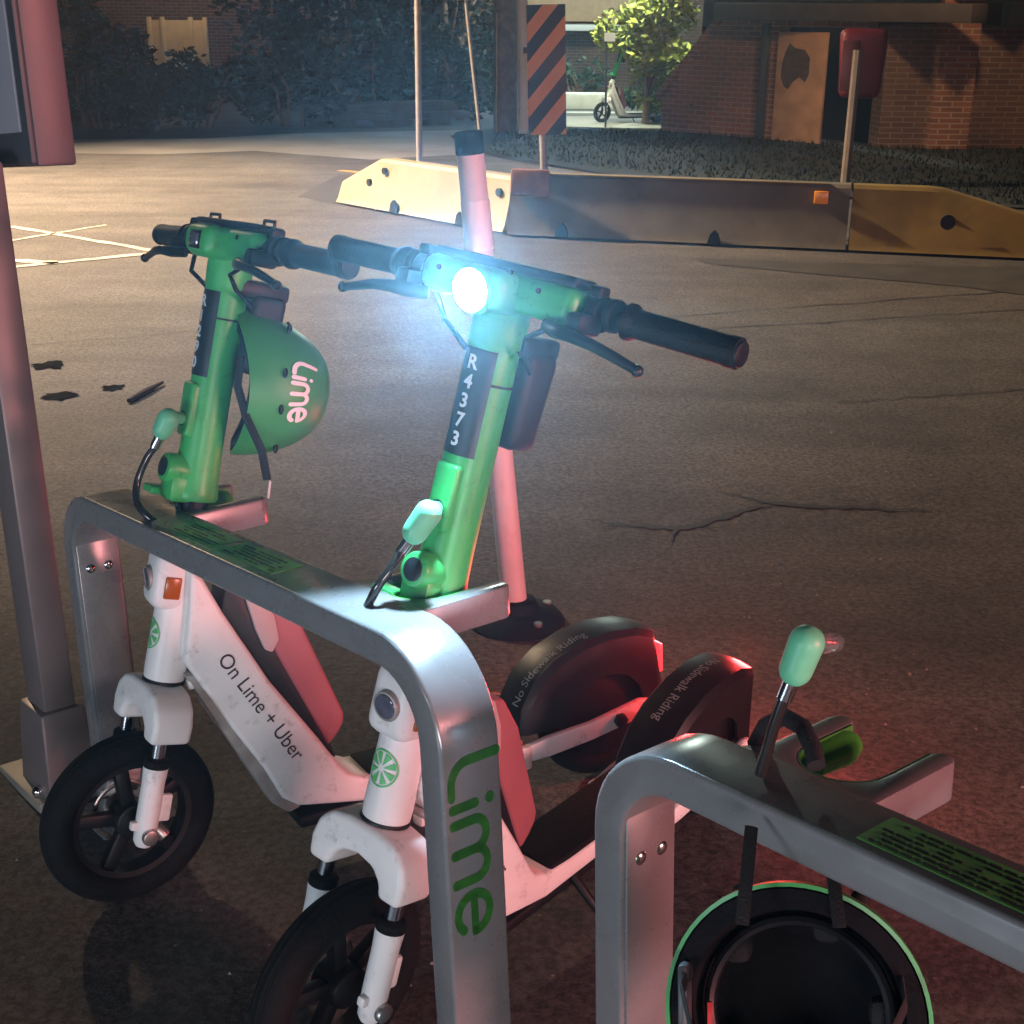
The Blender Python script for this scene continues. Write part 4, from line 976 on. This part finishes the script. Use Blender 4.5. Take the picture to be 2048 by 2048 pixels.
# ------------------------------------------------------------------ helmets
def helmet(M, label, rx=.118, ry=.098, rz=.135, word=True, inner_strap=True):
    """dome along +z, opening at z=0, long axis x"""
    root = empty('helmet', M)
    def shell(off, nm, m):
        b = MB(); V, Fc = [], []; nu, nv = 56, 18
        for j in range(nv + 1):
            ph = (math.pi / 2) * (j / nv)
            for i in range(nu):
                a = 2 * math.pi * i / nu; e = 1.0
                rim = -.030 * (0.5 + .5 * math.cos(2 * a)) - .010 * math.cos(a)
                zz = (rz + off) * math.sin(ph) + rim * math.cos(ph) ** 2
                V.append(((rx + off) * math.cos(ph) ** .82 * math.cos(a), (ry + off) * math.cos(ph) ** .82 * math.sin(a), zz))
        for j in range(nv):
            for i in range(nu): Fc.append((j * nu + i, j * nu + (i + 1) % nu, (j + 1) * nu + (i + 1) % nu, (j + 1) * nu + i))
        b.polys(V, Fc); return b
    o = shell(0, '', None); bmesh.ops.solidify(o.bm, geom=o.bm.faces[:], thickness=.004); bmesh.ops.recalc_face_normals(o.bm, faces=o.bm.faces[:])
    sh = o.build('shell', helmet_g, root)
    i_ = shell(-.006, '', None); bmesh.ops.solidify(i_.bm, geom=i_.bm.faces[:], thickness=.018); bmesh.ops.recalc_face_normals(i_.bm, faces=i_.bm.faces[:])
    i_.build('foam_liner', helmet_in, root)
    for s in ((-1, 1) if inner_strap else ()):
        MB().tube([(.05, s * (ry - .03), .03), (.03, s * (ry - .025), -.05), (.0, s * (ry - .045), -.11)], .009, 8, .2).build('strap', strap_m, root)
    if not inner_strap: pass
    else:
        MB().torus((0, 0, .035), (0, 0, 1), .088, .006, 40, 8, 1.6).build('head_band', mat('glossy_black', (.012, .012, .014), .25), root)
        for a in (20, 90, 160, 230, 310):
            MB().box((.085 * math.cos(R(a)), .082 * math.sin(R(a)), .055), (.03, .03, .035), Matrix.Rotation(0, 4, 'Z'), bev=.01).build('pad', strap_m, root)
    for a in (30, 75, 105, 150, 210, 255, 285, 330):
        p = Vector((rx * .93 * math.cos(R(a)), ry * .93 * math.sin(R(a)), rz * .40)); MB().ball(p, .009, (1, 1, .5), sub=2).build('vent_hole', hole_m, sh)
    if word:
        b, L_ = lime_word(.27); k = .029
        def fn(p):
            x = (p.x - L_ / 2) * k; y = (p.y - .6) * k; th = R(90) + 0; 
            # on the +y flank, reading along -x, letter tops towards the crown
            ph = R(38) + y / .12; a = R(90) + x / rx * 1.0 
            q = Vector(((rx + .0016) * math.cos(ph) ** .82 * math.cos(a), (ry + .0016) * math.cos(ph) ** .82 * math.sin(a), (rz + .0016) * math.sin(ph)))
            return q * 1.012
        for _ in range(1): bmesh.ops.subdivide_edges(b.bm, edges=b.bm.edges[:], cuts=1)
        b.map(fn); b.build('lettering', letter_white, sh, smooth=False)
    return tag(root, label, 'helmet', 'rental helmets')
# helmet behind the first scooter: crown points backwards, long axis upright
bk = (M1.to_3x3() @ (ST1.to_3x3() @ Vector((-1, 0, 0)))).normalized(); upv = (M1.to_3x3() @ (ST1.to_3x3() @ Vector((0, 0, 1)))).normalized(); lt = upv.cross(bk)
bk = Vector((.95, .16, -.16)).normalized(); upv = (upv - bk * upv.dot(bk)).normalized(); sd = bk.cross(upv)
Mh = Matrix((upv, sd, bk)).transposed().to_4x4(); Mh.translation = M1 @ Vector((-.285, .0, .885))
helmet(Mh, 'green helmet with a white word hanging behind the left scooter stem', .125, .105, .135, inner_strap=False)
hs = MB()
P0 = stp(M1, ST1, -.085, .03, .52); Q0 = Mh @ Vector((-.08, .08, .01)); Q1 = Mh @ Vector((-.145, .075, .0))
o = MB().tube([Mh @ Vector((.05, .085, -.02)), Mh @ Vector((.0, .088, -.02)), Mh @ Vector((-.05, .098, .0)), Mh @ Vector((-.10, .095, .03)), Mh @ Vector((-.15, .085, .045))], .007, 8, .25).build('chin_strap', strap_m)
e = MB().box((0, 0, 0), (.03, .010, .004), bev=.002).build('buckle', letter_white, o); 
Mb = Mh.copy(); Mb.translation = Mh @ Vector((-.166, .083, .050)); e.matrix_world = Mb
hm = [x for x in bpy.data.objects if x.name.startswith('helmet')][0]
bpy.context.view_layer.update()
o.parent = hm; o.matrix_parent_inverse = Mh.inverted()
e2 = MB().ball((.128, 0, .02), .018, (1.6, .8, .8)).build('rear_dial', black, hm)
# helmet hung below the right rack: opening towards the camera
ctr = pa(1502, 1922, 1.06); tocam = (Vector((0, 0, H)) - ctr).normalized()
zc = -(tocam + Vector((-.05, 0, -.25))).normalized(); xc = Vector((1, 0, 0)); xc = (xc - zc * xc.dot(zc)).normalized(); yc = zc.cross(xc)
Mh2 = Matrix((-yc, xc, zc)).transposed().to_4x4(); Mh2.translation = ctr
h2o = helmet(Mh2, 'black lined helmet with a green rim hanging under the right rack', .134, .128, .15, word=False)
Mi = Mh2.inverted()
for (xa, ya), (xb, yb) in (((1400, 1745), (1418, 1560)), ((1584, 1750), (1566, 1600))):
    s = MB(); s.tube([Mi @ pa(xa, ya, 1.05), Mi @ pa((xa + xb) / 2, (ya + yb) / 2, 1.08), Mi @ pa(xb, yb, 1.13)], .0065, 8, .25, side=Mi.to_3x3() @ Vector((1, 0, 0))); s.build('hanging_strap', strap_m, h2o)

MB().tube([Mi @ pa(1425, 1405, 1.30), Mi @ pa(1445, 1368, 1.29), Mi @ pa(1480, 1352, 1.27), Mi @ pa(1515, 1372, 1.24), Mi @ pa(1534, 1412, 1.21), Mi @ pa(1540, 1445, 1.19)], .0095, 10).build('strap_loop', strap_m, h2o)
MB().box((.02, -.105, -.02), (.06, .01, .03), bev=.004).build('buckle', frame_m, h2o)
MB().box((-.01, -.085, .01), (.035, .004, .006)).build('red_tag', mat('red_tag', (.5, .02, .02), .5), h2o)

# ------------------------------------------------------------------ litter on the ground
def stick(a, b, r, m, label, cat='twig', mid=(0, 0, .01)):
    A, B = at(a[0] * S_, a[1] * S_, r), at(b[0] * S_, b[1] * S_, r); c = (A + B) / 2 + Vector(mid)
    o = MB().tube([A, (A + c) / 2 + Vector((0, .004, 0)), c, (c + B) / 2, B], [r * .8, r, r * 1.1, r * .8, r * .5], 7).build('twig', m); tag(o, label, cat); return o
tan = mat('dry_stalk', (.42, .33, .22), .8, var=.2, scale=30)
stick((1033, 1152), (1062, 1188), .004, tan, 'pale dry stalk beside the black delineator base')
stick((1062, 1190), (1012, 1235), .003, tan, 'long thin dry stalk lying before the rear fender')
stick((243, 756), (307, 721), .013, mat('dark_twig', (.02, .014, .012), .9), 'dark twig lying on the road beside the oil stains', 'twig', (0, 0, .001))
stick((905, 1318), (960, 1312), .003, tan, 'short pale straw on the ground by the rear wheel')
b = MB(); rnd = random.Random(9); V, Fc = [], []
for _ in range(260):
    x, y = rnd.uniform(-1.6, 1.6), rnd.uniform(1.6, 5.5); s_ = rnd.uniform(.002, .007); a = rnd.uniform(0, 6.28); i0 = len(V); z = zg(y) + s_ * .5
    pts = [(x + s_ * math.cos(a + t) * rnd.uniform(.6, 1.2), y + s_ * math.sin(a + t) * rnd.uniform(.6, 1.2)) for t in (0, 1.6, 3.1, 4.7)]
    V += [(p[0], p[1], zg(y)) for p in pts] + [(x, y, z + s_ * .4)]
    Fc += [(i0 + i, i0 + (i + 1) % 4, i0 + 4) for i in range(4)]
b.polys(V, Fc); tag(b.build('grit', mat('pale_grit', (.17, .15, .135), .8, var=.4, scale=50), smooth=False), 'loose pale grit scattered over the asphalt', 'grit', kind='stuff')

# ------------------------------------------------------------------ thin haze, added to make the headlight halo
b = MB(); b.box((0, 40, 10), (130, 110, 22.4)); hz_ = b.build('haze', [], smooth=False)
m = bpy.data.materials.new('haze'); m.use_nodes = True; n = m.node_tree.nodes
for q in list(n): n.remove(q)
o = n.new('ShaderNodeOutputMaterial'); v = n.new('ShaderNodeVolumePrincipled'); v.inputs['Density'].default_value = .002; v.inputs['Anisotropy'].default_value = .85; v.inputs['Color'].default_value = (.9, .93, 1, 1)
m.node_tree.links.new(v.outputs[0], o.inputs['Volume']); hz_.data.materials.append(m); hz_['kind'] = 'stuff'
tag(hz_, 'thin added haze that makes the halo round the headlight', 'haze')
